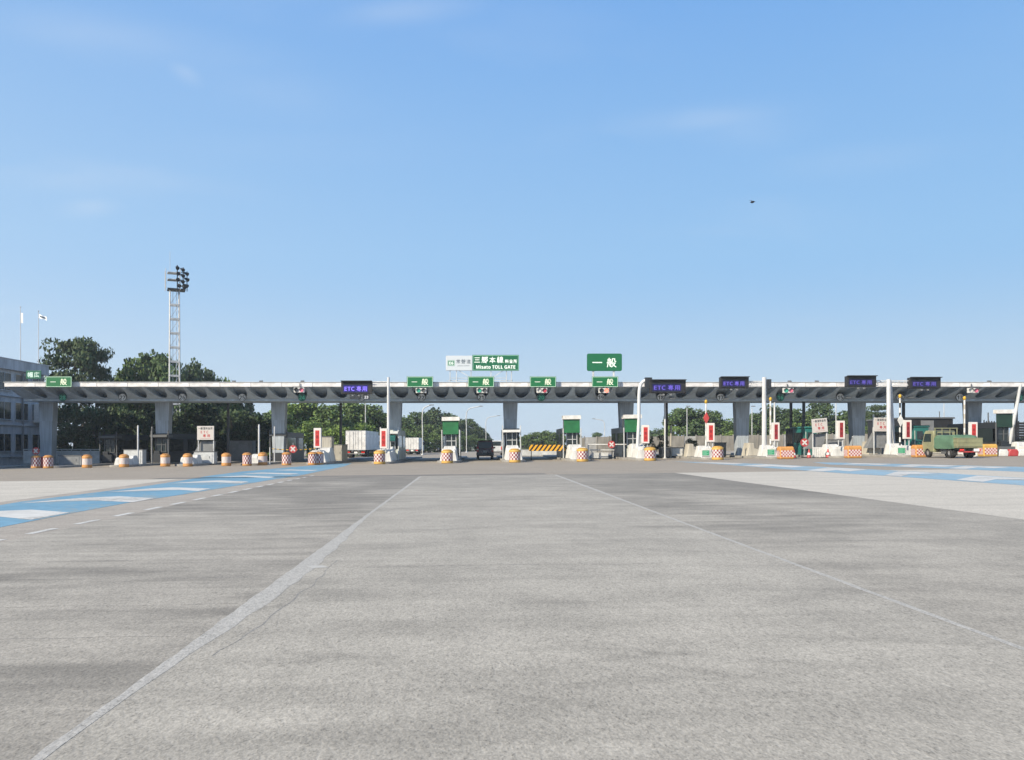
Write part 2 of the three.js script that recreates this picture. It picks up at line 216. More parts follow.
{ // open ground reaching the horizon
  const xs = [-2000, -600, -200, -58, 58, 200, 600, 2000], zs = [-2500, -1200, -500, -260, -120, -37, 8, 60, 300], pos = [], col = [], uv = [], idx = [];
  for (const z of zs) for (const x of xs) { pos.push(x, gy(x) - 0.06, z); uv.push(x, z); const gr = Math.abs(x) > 58 || z < -255; col.push(...(gr ? [0.10, 0.12, 0.06] : [0.18, 0.17, 0.15])); }
  for (let j = 0; j + 1 < zs.length; j++) for (let i = 0; i + 1 < xs.length; i++) { const a = j * xs.length + i, b = a + xs.length; idx.push(a, b, b + 1, a, b + 1, a + 1); }
  const g = new THREE.BufferGeometry(); g.setAttribute('position', new THREE.Float32BufferAttribute(pos, 3)); g.setAttribute('color', new THREE.Float32BufferAttribute(col, 3)); g.setAttribute('uv', new THREE.Float32BufferAttribute(uv, 2)); g.setIndex(idx.slice().reverse()); g.computeVertexNormals();
  const gm = structure('ground', g, new THREE.MeshStandardMaterial({ color: 0xffffff, vertexColors: true, map: rough, roughness: 1, side: THREE.DoubleSide }));
  if (g.attributes.normal.getY(0) < 0) { g.setIndex(idx); g.computeVertexNormals(); }
}
// worn paint: patchy where tyres have rubbed it
const pw1 = tileField(1024, 4, 41), pw2 = tileField(1024, 18, 42), pw3 = tileField(1024, 90, 43), pw4 = tileField(1024, 300, 44);
const paintWear = (r, g, b) => { const t = noiseTex(1024, (i, j) => { const w = smooth(0.2, 1.2, 0.6 * pw1(i, j) + 0.6 * pw2(i, j) + 0.6 * pw3(i, j) + 0.5 * pw4(i, j)) * 0.75, k = 1 + 0.05 * pw2(i, j) + 0.06 * pw4(i, j); return [mix(r * k, 138, w), mix(g * k, 135, w), mix(b * k, 128, w)]; }); t.repeat.set(1 / 9, 1 / 9); return t; };
const paintWhite = new THREE.MeshStandardMaterial({ map: paintWear(186, 185, 180), bumpMap: roughBump, bumpScale: 0.001, roughness: 0.75 }), paintFaded = new THREE.MeshStandardMaterial({ map: paintWear(126, 154, 170), bumpMap: roughBump, bumpScale: 0.001, roughness: 0.8 }), paintBlue = new THREE.MeshStandardMaterial({ map: paintWear(98, 138, 160), bumpMap: roughBump, bumpScale: 0.001, roughness: 0.8 }), paintPale = new THREE.MeshStandardMaterial({ map: paintWear(172, 170, 164), bumpMap: roughBump, bumpScale: 0.001, roughness: 0.85 });
function sheet(name, pts, m, layer, parent) {                              // pts: points [x, z] of the plaza
  const tri = THREE.ShapeUtils.triangulateShape(pts.map((p) => new THREE.Vector2(p[0], -p[1])), []), pos = [], uv = [], nor = [];
  for (const t of tri) for (const i of t) { const [x, z] = pts[i]; pos.push(x, gy(x) + 0.004 * layer, z); uv.push(x, z); nor.push(0, 1, 0); }
  const g = new THREE.BufferGeometry(); g.setAttribute('position', new THREE.Float32BufferAttribute(pos, 3)); g.setAttribute('normal', new THREE.Float32BufferAttribute(nor, 3)); g.setAttribute('uv', new THREE.Float32BufferAttribute(uv, 2));
  const o = setShadow(new THREE.Mesh(g, m)); o.name = name; if (parent) parent.add(o); else { o.name = numbered(name); o.userData = { kind: 'structure' }; scene.add(o); } return o;
}
const px = (l) => l.map(([a, b]) => G(a, b));
const laneL = sheet('blue_lane_marking', px([[-120, 560], [0, 527.5], [70, 513.6], [130, 502.5], [180, 495], [220, 488.4], [273, 479.6], [299, 475.7], [345, 466.2], [352, 463.2], [330, 464.2], [290, 467.3], [241, 471.7], [210, 475.7], [180, 480.9], [140, 487], [84, 494], [19, 502], [0, 505.3], [-120, 524]]), paintBlue, 1);
for (const c of [[[-70, 520], [-20, 512], [31.6, 509.9], [70, 512.7], [31.6, 520], [0, 517], [-30, 517.5]], [[18, 503.5], [79, 498.2], [119, 496.5], [156, 498.3], [133, 502.5], [97, 500.7], [70, 501]], [[107, 492.2], [150, 488.6], [173, 487.5], [211, 488.7], [198, 491.2], [180, 490], [150, 490.8]], [[171, 483.5], [205, 481], [220, 480.5], [248.5, 481.7], [241.5, 483.5], [217, 482.4]], [[213, 477.2], [245, 475.6], [275, 477], [269, 478.2], [245, 477]], [[241, 473.7], [262, 472.6], [299, 473.6], [290, 474.6], [266, 473.8]], [[272, 470.3], [290, 469.6], [318, 470.3], [312, 471], [292, 470.6]]]) sheet('white_chevron_marking', px(c), paintWhite, 2);
const laneR = sheet('blue_lane_marking', px([[672, 461.4], [760, 463.8], [844, 468], [940, 473], [1024, 478.2], [1160, 486.5], [1160, 495], [1024, 485.5], [897, 476.6], [844, 473.4], [790, 469.6], [725, 464.6]]), paintFaded, 1);
for (const c of [[[884, 475.6], [898.5, 471.2], [925, 472.6], [940, 473.4], [909, 474.2], [901, 476.6]], [[956, 480], [977, 475.8], [1024, 478.6], [1040, 479.8], [995, 479.6], [983, 482]], [[806, 470.6], [828, 467.5], [868, 469.6], [850, 471.4], [836, 470.2], [822, 471.6]], [[742, 465.8], [766, 464.4], [806, 466.4], [792, 467.6], [772, 466.4], [760, 467]], [[694, 462.9], [712, 462.2], [744, 463.5], [734, 464.4], [716, 463.6]], [[1050, 487], [1072, 482], [1120, 485.5], [1096, 486.6], [1080, 489.6]]]) sheet('white_chevron_marking', px(c), paintWhite, 2);
const laneR2 = sheet('blue_lane_marking', px([[812, 462.2], [900, 464], [1024, 467], [1150, 470.5], [1150, 477], [1024, 472], [960, 469.2], [890, 466.6], [830, 464.6]]), paintFaded, 1);
for (const c of [[[894, 466.4], [912, 464.4], [958, 465.8], [944, 467], [924, 466], [912, 467]], [[948, 468.5], [966, 466], [1010, 467.2], [994, 468.4], [978, 467.4], [966, 469]], [[840, 464.6], [856, 463.2], [892, 464.2], [880, 465.2], [864, 464.4]]]) sheet('white_chevron_marking', px(c), paintWhite, 2);
{ // dashed guide line: one metre of paint, one of road
  const a = G(42.5, 531.2), b = G(233.5, 492), n = 7, g = [b[0] - a[0], b[1] - a[1]], L = Math.hypot(...g), u = [g[0] / L, g[1] / L], v = [-u[1], u[0]], step = L / n;
  for (let i = -3; i <= 15; i++) { const c = [a[0] + u[0] * step * i, a[1] + u[1] * step * i], h = step * 0.27, w = 0.075; sheet('dashed_line_marking', [[c[0] - u[0] * h - v[0] * w, c[1] - u[1] * h - v[1] * w], [c[0] + u[0] * h - v[0] * w, c[1] + u[1] * h - v[1] * w], [c[0] + u[0] * h + v[0] * w, c[1] + u[1] * h + v[1] * w], [c[0] - u[0] * h + v[0] * w, c[1] - u[1] * h + v[1] * w]], paintWhite, 1); }
}
{ // pale mortar bands along the two lane joints, ragged edges
  const band = (f, z0, z1, wl, wr, seed, m) => { const A = [], B = []; for (let z = z0; z < z1; z += Math.max(0.08, -z * 0.02)) { A.push([f(z) - wl(z) * (1 + 0.35 * n2(z * 2.2, seed)), z]); B.push([f(z) + wr(z) * (1 + 0.16 * n2(z * 1.1, seed + 5)), z]); } sheet('joint_strip', [...A, ...B.reverse()], m, 0.35); };
  const mortar = new THREE.MeshStandardMaterial({ color: new THREE.Color().setRGB(0.565, 0.545, 0.50), map: rough, bumpMap: roughBump, bumpScale: 0.002, roughness: 0.92 });
  band(xJoint, -36.5, -2.2, () => 0.03, (z) => 0.035 + 0.17 * smooth(4, 8, -z) * smooth(17, 10, -z) + 0.05 * smooth(12, 36, -z), 3, mortar);
  band(xJointR, -36.5, -2.2, () => 0.02, (z) => 0.045 + 0.07 * smooth(12, 30, -z), 9, mortar);
  { const r = [], q = []; for (let x = -15.5; x <= 3.2; x += 0.5) { r.push([x, -38.5 + 0.25 * n2(x * 0.6, 3)]); q.push([x, -37.35 + 0.2 * n2(x * 0.5, 8)]); } sheet('asphalt_patch', [...r, ...q.reverse()], new THREE.MeshStandardMaterial({ color: new THREE.Color().setRGB(0.25, 0.235, 0.215), map: rough, roughness: 0.95 }), 1); }
  // sealed transverse joints and cracks, broken here and there
  const seal = new THREE.MeshStandardMaterial({ color: new THREE.Color().setRGB(0.36, 0.345, 0.32), map: rough, bumpMap: roughBump, bumpScale: 0.002, roughness: 0.95 });
  const crack = (pts, w, seed) => { const A = [], B = []; for (let i = 0; i + 1 < pts.length; i++) { const [a, b] = [pts[i], pts[i + 1]], n = Math.max(2, Math.ceil(Math.hypot(b[0] - a[0], b[1] - a[1]) / 0.18)), L = Math.hypot(b[0] - a[0], b[1] - a[1]), ux = -(b[1] - a[1]) / L, uz = (b[0] - a[0]) / L; for (let j = i ? 1 : 0; j <= n; j++) { const x = mix(a[0], b[0], j / n), z = mix(a[1], b[1], j / n), o = 0.03 * n2(x * 1.6 + seed, z * 1.6), h = w * (0.55 + 0.45 * n2b(x * 3 + seed, z * 3)); A.push([x + ux * (o - h), z + uz * (o - h)]); B.push([x + ux * (o + h), z + uz * (o + h)]); } } sheet('joint_seal', [...A, ...B.reverse()], seal, 0.3); };
  const rj = rng(404);
  for (const [z, x0, x1, w] of [[-24.4, -11.2, -2.4, 0.03], [-20.2, -9.2, -3, 0.025], [-17.2, -10.5, -2.6, 0.025], [-14.6, -8.6, -3.4, 0.02], [-12.3, -9, -2.4, 0.02], [-10.1, -7.4, -2.3, 0.018], [-8.7, -6.8, -2.5, 0.016], [-7.2, -5.4, -2.2, 0.013], [-6.0, -4.3, -2.3, 0.01], [-13.4, -1.2, 3.4, 0.014], [-9.3, -1.6, 2.2, 0.011], [-21.5, -0.8, 3.2, 0.02], [-16.0, 4.6, 8.8, 0.018], [-11.2, 4.4, 7.6, 0.014]]) { let x = x0; while (x < x1 - 0.4) { const e = Math.min(x1, x + 1.2 + 2.6 * rj()); crack([[x, z + 0.05 * rj()], [(x + e) / 2, z + 0.08 * (rj() - 0.5)], [e, z + 0.05 * rj()]], w * (0.6 + 0.6 * rj()), rj() * 50); x = e + 0.25 + 0.9 * rj(); } }
  crack(px([[214, 656], [240, 640], [276, 612], [312, 585], [338, 560]]), 0.009, 5);
  const c = px([[306, 566], [322, 565.4], [329, 567.6], [312, 568.4]]); sheet('paint_patch', c, paintPale, 0.8);
  sheet('joint_strip', px([[505, 471.4], [640, 471.8], [636, 472.8], [512, 472.4]]), new THREE.MeshStandardMaterial({ color: new THREE.Color().setRGB(0.45, 0.40, 0.33), map: rough, roughness: 0.95 }), 1);
}

// ================= the toll canopy =================
const IX = (k) => 2.59 + 5.29 * k;                                         // centre of each toll island; lane 21 lies between islands -1 and 0
const laneX = (n) => IX(20 - n) + 5.29 / 2 + 0;                            // centre of a numbered lane
const ZF = 68.7, ZD = 71.3, YF = 6.4, YB = 5.5, ZB = 72.7, YL = 5.3, SL = Math.hypot(ZD - ZF, YF - YB), CL = -41, CR = 74;
const canopy = thing('toll_gate_canopy', 'long white toll gate canopy with scalloped grey underside on tapered piers', 'canopy');
part('roof_deck', bx(CR - CL - 0.1, 0.3, 15.2, (CL + CR) / 2, 6.42, -ZF - 7.75), MT.concrete, canopy);
const fascia = part('fascia', bx(0.12, 0.36, 15.2, CL + 0.06, YF, -ZF - 7.7), MT.fascia, canopy);
for (let x = CL, i = 0; x < CR; x += 2.645, i++) { const m = setShadow(new THREE.Mesh(fascia.pg ??= M(bx(2.625, 0.36, 0.12)), [MT.fascia, MT.fasciaB, MT.fasciaC][(i * 7 + (i >> 2)) % 3])); m.name = 'fascia_panel'; m.position.set(x + 1.3225, YF, -ZF); canopy.add(m); }
part('coping', bx(CR - CL + 0.1, 0.05, 0.2, (CL + CR) / 2, YF + 0.365, -ZF + 0.01), MT.galv, fascia);
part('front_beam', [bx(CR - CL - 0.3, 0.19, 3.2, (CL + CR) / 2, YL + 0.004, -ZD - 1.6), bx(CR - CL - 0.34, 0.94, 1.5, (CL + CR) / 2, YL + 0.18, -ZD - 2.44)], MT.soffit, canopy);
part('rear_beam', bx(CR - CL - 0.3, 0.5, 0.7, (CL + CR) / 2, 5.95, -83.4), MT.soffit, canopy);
{ // sloping soffit plate pierced by scallops, each with a blue lined recess behind it
  const v0 = 0.05, rv = 0.83 / (YF - YB) * SL, rx = 0.74, x0 = laneX(21), sh = new THREE.Shape([[CL + 0.15, 0], [CR - 0.15, 0], [CR - 0.15, SL], [CL + 0.15, SL]].map((p) => new THREE.Vector2(...p))), xs = [];
  const arc = (x) => { const r = []; for (let i = 0; i <= 14; i++) { const a = Math.PI * i / 14; r.push([x - rx * Math.cos(a), v0 + rv * Math.sin(a)]); } return r; };
  for (let n = -60; n < 60; n++) { const x = x0 + n * 5.29 / 3; if (x > CL + 1.1 && x < CR - 1.1) xs.push(x); }
  for (const x of xs) sh.holes.push(new THREE.Path(arc(x).map((p) => new THREE.Vector2(...p)).reverse()));
  const place = (g) => { const p = g.attributes.position, ny = (ZD - ZF) / SL, nz = (YF - YB) / SL; for (let i = 0; i < p.count; i++) { const v = p.getY(i), w = p.getZ(i); p.setXYZ(i, p.getX(i), YF - v * (YF - YB) / SL + w * ny, -ZF - v * (ZD - ZF) / SL - 0.0 - w * nz); } g.computeVertexNormals(); return g; };
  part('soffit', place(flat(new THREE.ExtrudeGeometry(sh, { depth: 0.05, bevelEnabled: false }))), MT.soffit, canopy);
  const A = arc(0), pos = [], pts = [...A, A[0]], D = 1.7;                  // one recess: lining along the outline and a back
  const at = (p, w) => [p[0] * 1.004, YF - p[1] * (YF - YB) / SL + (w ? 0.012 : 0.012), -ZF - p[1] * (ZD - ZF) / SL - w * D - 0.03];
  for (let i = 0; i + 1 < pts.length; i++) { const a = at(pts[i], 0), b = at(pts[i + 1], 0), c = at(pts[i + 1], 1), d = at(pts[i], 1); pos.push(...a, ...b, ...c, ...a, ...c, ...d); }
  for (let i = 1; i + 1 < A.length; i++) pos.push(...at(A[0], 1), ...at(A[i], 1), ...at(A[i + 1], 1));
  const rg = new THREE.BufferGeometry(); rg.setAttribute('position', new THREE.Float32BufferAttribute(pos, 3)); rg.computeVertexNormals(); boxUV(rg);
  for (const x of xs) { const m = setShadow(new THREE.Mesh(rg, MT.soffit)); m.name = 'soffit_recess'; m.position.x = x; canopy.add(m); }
}
{ // piers: broad at the head, narrower at the foot
  const h = YL + 0.6, w0 = 0.5, w1 = 0.62, pg = M([ext([[-w0, 0], [w0, 0], [w0, 0.6], [w1 - 0.03, 3.6], [w1 + 0.05, h], [-w1 - 0.05, h], [-w1 + 0.03, 3.6], [-w0, 0.6]], 0.9, 0.03)]);
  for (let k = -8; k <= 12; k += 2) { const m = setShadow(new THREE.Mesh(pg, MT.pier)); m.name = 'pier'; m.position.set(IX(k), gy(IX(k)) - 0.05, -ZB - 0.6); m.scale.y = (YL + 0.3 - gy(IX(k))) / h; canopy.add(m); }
  const lg = M(bx(0.22, YL + 0.6, 0.22));
  for (const k of [-5, -3, 3, 5, 7, 9]) { const m = setShadow(new THREE.Mesh(lg, MT.dark)); m.name = 'rear_post'; m.position.set(IX(k), gy(IX(k)) - 0.05, k === 3 ? -80 : -75.2); canopy.add(m); }
  const l2 = setShadow(new THREE.Mesh(lg, MT.dark)); l2.name = 'rear_post'; l2.position.set(IX(5), gy(IX(5)) - 0.05, -72.2); canopy.add(l2);
}
// round lane number plates under the canopy edge
const numberTex = (n, green) => canvasTex(64, 64, (c) => { c.fillStyle = green ? '#1c4f4a' : '#cfd3d4'; c.fillRect(0, 0, 64, 64); c.strokeStyle = green ? '#2f8f7a' : '#2a2f33'; c.lineWidth = 3; c.beginPath(); c.arc(32, 32, 30, 0, 7); c.stroke(); c.fillStyle = green ? '#58c7a0' : '#15181a'; c.font = 'bold 44px sans-serif'; c.textAlign = 'center'; c.textBaseline = 'middle'; c.fillText(String(n), 32, 34, 52); });
for (let n = 28; n >= 11; n--) {
  const t = thing('lane_number_plate', `round plate numbered ${n} under the canopy edge`, 'number plate', [laneX(n), 5.62, -70.78], 0, 'lane number plates under the canopy');
  part('disc', new THREE.CylinderGeometry(0.36, 0.36, 0.05, 28).rotateX(Math.PI / 2), MT.darkGrey, t);
  part2('numeral_face', new THREE.CircleGeometry(0.345, 28).translate(0, 0, 0.029), print(numberTex(n, n % 4 === 0)), t);
  for (const e of [-0.15, 0.15]) part('bracket', bx(0.05, 0.05, 0.5, e, -0.05, -0.25), MT.darkGrey, t);
}
// green signs over the manned lanes
const ippan = canvasTex(512, 208, (c) => { c.fillStyle = '#0e6338'; c.fillRect(0, 0, 512, 208); c.strokeStyle = '#cfe3d6'; c.lineWidth = 7; c.strokeRect(8, 8, 496, 192); c.strokeStyle = '#d6dcd4'; c.lineWidth = 12; c.beginPath(); c.moveTo(90, 106); c.lineTo(200, 106); c.stroke(); c.strokeStyle = '#f2f3df'; glyph(c, '般', 290, 40, 128, 128, 0.085); });
const ippanMat = print(ippan);
function laneSign(n, x) {
  const t = thing('lane_sign', `green sign with two white characters on the canopy edge over lane ${n}`, 'sign', [x, 6.33, -68.2], 0, 'green lane signs on the canopy edge');
  part('board', bx(2.24, 0.92, 0.07, 0, 0, -0.04), MT.green, t); part2('lettering_face', panel(2.2, 0.89, 0, 0.46, 0.001), ippanMat, t);
  for (const e of [-0.7, 0.7]) part('bracket', bx(0.06, 0.5, 0.4, e, 0.2, -0.28), MT.darkGrey, t);
}
for (const [n, cx] of [[28, 59], [22, 420], [21, 481], [20, 543], [19, 605]]) laneSign(n, (cx - CX) / 11.72);
{
  const p = P(38.5, 379.5, 11.4), t = thing('wide_lane_sign', 'dark green sign with two pale characters behind the lane 28 sign', 'sign', [p.x, p.y, -69.4]);
  part('board', bx(1.3, 0.72, 0.07, 0, 0, -0.04), MT.green, t);
  part2('lettering_face', panel(1.26, 0.68, 0, 0.36, 0.001), print(canvasTex(256, 140, (c) => { c.fillStyle = '#0e5a45'; c.fillRect(0, 0, 256, 140); c.strokeStyle = '#cfe6df'; glyph(c, '幅', 22, 24, 96, 92, 0.1); glyph(c, '広', 136, 24, 96, 92, 0.1); })), t);
  for (const e of [-0.4, 0.4]) part('bracket', bx(0.06, 0.5, 0.06, e, -0.02, -0.12), MT.darkGrey, t);
}
// two-lamp lane signals hung below the edge
function laneSignal(n, cx, cy, look) {
  const p = P(cx, cy, 11.72), t = thing('lane_signal', `small two-lamp lane signal ${look[2]} over lane ${n}`, 'lane signal', [p.x, p.y, p.z], 0, 'lane signals');
  part('housing', bx(0.9, 0.42, 0.2, 0, -0.21, -0.1), look[3] || MT.white, t);
  const lampGeo = new THREE.CylinderGeometry(0.17, 0.17, 0.05, 20).rotateX(Math.PI / 2);
  part('lamp', lampGeo.clone().translate(-0.22, 0, 0.02), look[0], t); part('lamp', lampGeo.clone().translate(0.22, 0, 0.02), look[1], t);
  part('visor', [flat(new THREE.CylinderGeometry(0.19, 0.19, 0.16, 20, 1, true, Math.PI * 0.5, Math.PI).rotateX(Math.PI / 2).translate(-0.22, 0, 0.08)), flat(new THREE.CylinderGeometry(0.19, 0.19, 0.16, 20, 1, true, Math.PI * 0.5, Math.PI).rotateX(Math.PI / 2).translate(0.22, 0, 0.08))], MT.darkGrey, t);
  part('hanger', bx(0.06, 0.5, 0.06, 0, 0.1, -0.3), MT.darkGrey, t);
}
const redOff = mat(0.45, 0.06, 0.09, 0.3), pinkOff = mat(0.62, 0.16, 0.24, 0.4), greenOff = mat(0.05, 0.35, 0.25, 0.3), redOn = mat(0.7, 0.12, 0.08, 0.4, { emissive: new THREE.Color(1, 0.22, 0.14), emissiveIntensity: 1.3 });
laneSignal(24, 299, 390, [MT.dark, pinkOff, 'with a dark and a red lamp']);
laneSignal(22, 421, 390.5, [greenOff, MT.darkGrey, 'with a green and a dark lamp']);
laneSignal(21, 482, 390.5, [greenOff, MT.darkGrey, 'with a green and a dark lamp']);
laneSignal(20, 542, 390.5, [MT.white, redOff, 'with a pale and a dull red lamp'], 0);
laneSignal(19, 604, 390.5, [MT.dark, redOn, 'with its red lamp lit'], 0);
laneSignal(16, 788.5, 390.5, [greenOff, pinkOff, 'with a green and a pink lamp']);
laneSignal(13, 973.5, 390.5, [MT.white, pinkOff, 'with a white and a pink lamp']);

// ================= signs standing on the roof =================
{
  const s = 11.2, a = P(446, 370.5, s), w = 26.3 / s, w2 = 46.5 / s, h = 14.8 / s, t = thing('toll_gate_sign', 'long white and green name sign on posts on the canopy roof', 'sign', [a.x, a.y, a.z]);
  part('route_board', bx(w, h, 0.08, w / 2, 0, -0.05), MT.white, t);
  part2('route_lettering', panel(w - 0.04, h - 0.04, w / 2, h / 2, 0.001), print(canvasTex(416, 236, (c) => {
    c.fillStyle = '#bcc3c9'; c.fillRect(0, 0, 416, 236); c.fillStyle = '#1c6b50'; c.beginPath(); c.roundRect(22, 70, 116, 96, 12); c.fill(); c.strokeStyle = '#e8efec'; c.lineWidth = 5; c.strokeRect(30, 78, 100, 80);
    c.fillStyle = '#eef4f0'; c.font = 'bold 66px sans-serif'; c.textAlign = 'center'; c.fillText('E6', 80, 142);
    c.strokeStyle = '#55606a'; glyph(c, '常', 160, 58, 70, 70, 0.11); glyph(c, '磐', 242, 58, 70, 70, 0.1); glyph(c, '道', 324, 58, 70, 70, 0.1); c.fillStyle = '#7b858c'; c.font = 'bold 29px sans-serif'; c.fillText('JOBAN EXPWY', 278, 172, 226); })), t);
  part('name_board', bx(w2, h + 0.1, 0.08, w + w2 / 2 + 0.01, -0.02, -0.05), MT.green, t);
  part2('name_lettering', panel(w2 - 0.04, h + 0.05, w + w2 / 2 + 0.01, h / 2 + 0.03, 0.001), print(canvasTex(760, 244, (c) => {
    c.fillStyle = '#0c5c3c'; c.fillRect(0, 0, 760, 244); c.strokeStyle = '#a9d3c0'; c.lineWidth = 5; c.strokeRect(6, 6, 748, 232); c.strokeStyle = '#f2f6f3';
    '三郷本線'.split('').forEach((ch, i) => glyph(c, ch, 22 + i * 126, 22, 106, 106, 0.1)); '料金所'.split('').forEach((ch, i) => glyph(c, ch, 534 + i * 70, 68, 60, 60, 0.12));
    c.fillStyle = '#f2f6f3'; c.font = '600 76px sans-serif'; c.textAlign = 'center'; c.fillText('Misato TOLL GATE', 380, 216, 700); })), t);
  for (const cx of [450, 456.5, 471, 491, 506.5, 511.5]) part('post', bx(0.07, 1.5, 0.07, (cx - 446) / s, -1.35, -0.16), MT.galv, t);
  for (const [c0, c1] of [[459, 470], [503, 493]]) part('brace', beam([(c0 - 446) / s, 0, -0.16], [(c1 - 446) / s, -0.6, -0.16], 0.05, 0.05), MT.galv, t);
  part('rail', [bx(56 / s, 0.05, 0.05, 33 / s, -0.68, -0.24), bx(66 / s, 0.05, 0.05, 34 / s, -0.9, -0.24)], MT.galv, t);
}
{
  const s = 11.3, a = P(604.5, 371, s), w = 35 / s, h = 17.5 / s, t = thing('large_roof_sign', 'large rounded green sign on two posts on the canopy roof', 'sign', [a.x, a.y, a.z]);
  const rr = (w, h, r) => { const sh = new THREE.Shape(); sh.moveTo(-w / 2 + r, 0); sh.lineTo(w / 2 - r, 0); sh.quadraticCurveTo(w / 2, 0, w / 2, r); sh.lineTo(w / 2, h - r); sh.quadraticCurveTo(w / 2, h, w / 2 - r, h); sh.lineTo(-w / 2 + r, h); sh.quadraticCurveTo(-w / 2, h, -w / 2, h - r); sh.lineTo(-w / 2, r); sh.quadraticCurveTo(-w / 2, 0, -w / 2 + r, 0); return sh; };
  part('board', flat(new THREE.ExtrudeGeometry(rr(w, h, 0.18), { depth: 0.06, bevelEnabled: false }).translate(0, 0, -0.08)), MT.green, t);
  const fg = new THREE.ShapeGeometry(rr(w - 0.03, h - 0.03, 0.17)), p = fg.attributes.position, uv = fg.attributes.uv; for (let i = 0; i < p.count; i++) uv.setXY(i, p.getX(i) / w + 0.5, p.getY(i) / h); fg.translate(0, 0.015, 0.002);
  part2('lettering_face', fg, print(canvasTex(560, 280, (c) => { c.fillStyle = '#0d5f3a'; c.fillRect(0, 0, 560, 280); c.fillStyle = '#dcebe2'; c.fillRect(86, 138, 156, 17); c.strokeStyle = '#e6efe8'; glyph(c, '般', 318, 72, 150, 150, 0.1); })), t);
  for (const cx of [-11, 9.5]) part('post', bx(0.16, 1.6, 0.1, cx / s, -0.95, -0.14), MT.galv, t);
}
// ================= ETC gantries with message boards =================
const ledTex = canvasTex(512, 160, (c) => { c.fillStyle = '#1b1560'; c.fillRect(0, 0, 512, 160); c.fillStyle = '#8a76ff'; c.font = 'bold 128px sans-serif'; c.textAlign = 'left'; c.textBaseline = 'middle'; c.fillText('ETC', 14, 84, 240); c.strokeStyle = '#8a76ff'; glyph(c, '専', 268, 22, 112, 116, 0.12); glyph(c, '用', 388, 22, 112, 116, 0.12); });
const ledMat = (k) => new THREE.MeshStandardMaterial({ color: 0x050508, roughness: 0.4, emissive: 0xffffff, emissiveMap: ledTex, emissiveIntensity: k });
function ledBoard(x0, x1, y0, y1, s, glow, lane, below) {
  const p = P((x0 + x1) / 2, y1, s), w = (x1 - x0) / s, h = (y1 - y0) / s, t = thing('message_board', `black electronic message board with ${({ 23: 'bright violet lettering on the slim white mast', 18: 'violet lettering on the leaning mast', 17: 'violet lettering on the thick mast', 15: 'dim violet lettering beside the lane 15 pier', 14: 'dim violet lettering above the black shed' })[lane]}`, 'message board', [p.x, p.y, p.z], 0, 'electronic lane boards');
  part('housing', bx(w, h, 0.45, 0, 0, -0.25), MT.black, t); part('hood', bx(w, 0.06, 0.3, 0, h - 0.02, 0.1), MT.black, t);
  part2('display', panel(w * 0.8, h * 0.56, -w * 0.03, h * 0.42, -0.02), ledMat(glow), t);
  part('bezel', [bx(w * 0.86, 0.05, 0.06, -w * 0.03, h * 0.72, -0.01), bx(w * 0.86, 0.05, 0.06, -w * 0.03, h * 0.1, -0.01)], MT.dark, t);
  part('lamp', [bx(0.16, 0.12, 0.14, -w * 0.12, -0.2, 0), bx(0.16, 0.12, 0.14, w * 0.08, -0.2, 0)], MT.grey, t);
  part('hanger', [bx(0.05, 0.25, 0.05, -w * 0.12, -0.12, -0.1), bx(0.05, 0.25, 0.05, w * 0.08, -0.12, -0.1)], MT.darkGrey, t);
  if (below) { const q = part('count_plate', bx(w * 0.36, 0.36, 0.08, -w * 0.04, -0.42, 0.0), MT.dark, t); part2('numeral_face', panel(0.5, 0.36, w * 0.32, -0.26, 0.05), print(canvasTex(96, 72, (c) => { c.fillStyle = '#2b2f36'; c.fillRect(0, 0, 96, 72); c.fillStyle = '#c9ccd2'; c.font = 'bold 60px sans-serif'; c.textAlign = 'center'; c.textBaseline = 'middle'; c.fillText(String(below), 48, 39); })), t); part('numeral_plate', bx(0.54, 0.4, 0.06, w * 0.32, -0.46, 0.01), MT.dark, t); }
}
const SB = 12;
ledBoard(341, 372, 381.2, 394, SB, 1.0, 23, 23); ledBoard(650, 686, 380, 393, SB, 0.5, 18); ledBoard(720.5, 749, 377, 388, SB, 0.5, 17); ledBoard(847, 876.5, 376, 386.6, SB, 0.36, 15); ledBoard(910, 941, 377.5, 388.3, SB, 0.36, 14);
function gantry(label, build) { const t = thing('sign_gantry', label, 'gantry'); build(t); }
const gp = (cx, cy, s = SB) => { const p = P(cx, cy, s); return [p.x, p.y, p.z - 0.3]; };
const base = (cx, s = SB) => { const x = (cx - CX) / s; return [x, gy(x), Zs(s) - 0.3]; };
gantry('slim white mast with a short arm to the board over lane 23', (t) => { const b = base(388); part('mast', bar(b, gp(388, 377), 0.14, 14, 0.11), MT.pole, t); part('arm', [beam(gp(388, 381.5), gp(371, 381.5), 0.08, 0.08), beam(gp(388, 384.5), gp(371, 384.5), 0.08, 0.08)], MT.pole, t); part('base_plate', bx(0.7, 0.1, 0.7, b[0], b[1], b[2]), MT.galv, t); });
gantry('leaning white mast bending over towards the board over lane 18', (t) => { const b = base(637.5), m = gp(641.5, 384), e = gp(646, 380.2); part('mast', tube([b, [mix(b[0], m[0], 0.5), mix(b[1], m[1], 0.5), b[2]], m, e, gp(652, 379.8)], 0.14, 30, 12), MT.pole, t); part('arm', bx(0.6, 0.9, 0.3, gp(649, 388)[0], gp(649, 388)[1], b[2]), MT.dark, t); part('base_plate', bx(0.7, 0.1, 0.7, b[0], b[1], b[2]), MT.galv, t); });
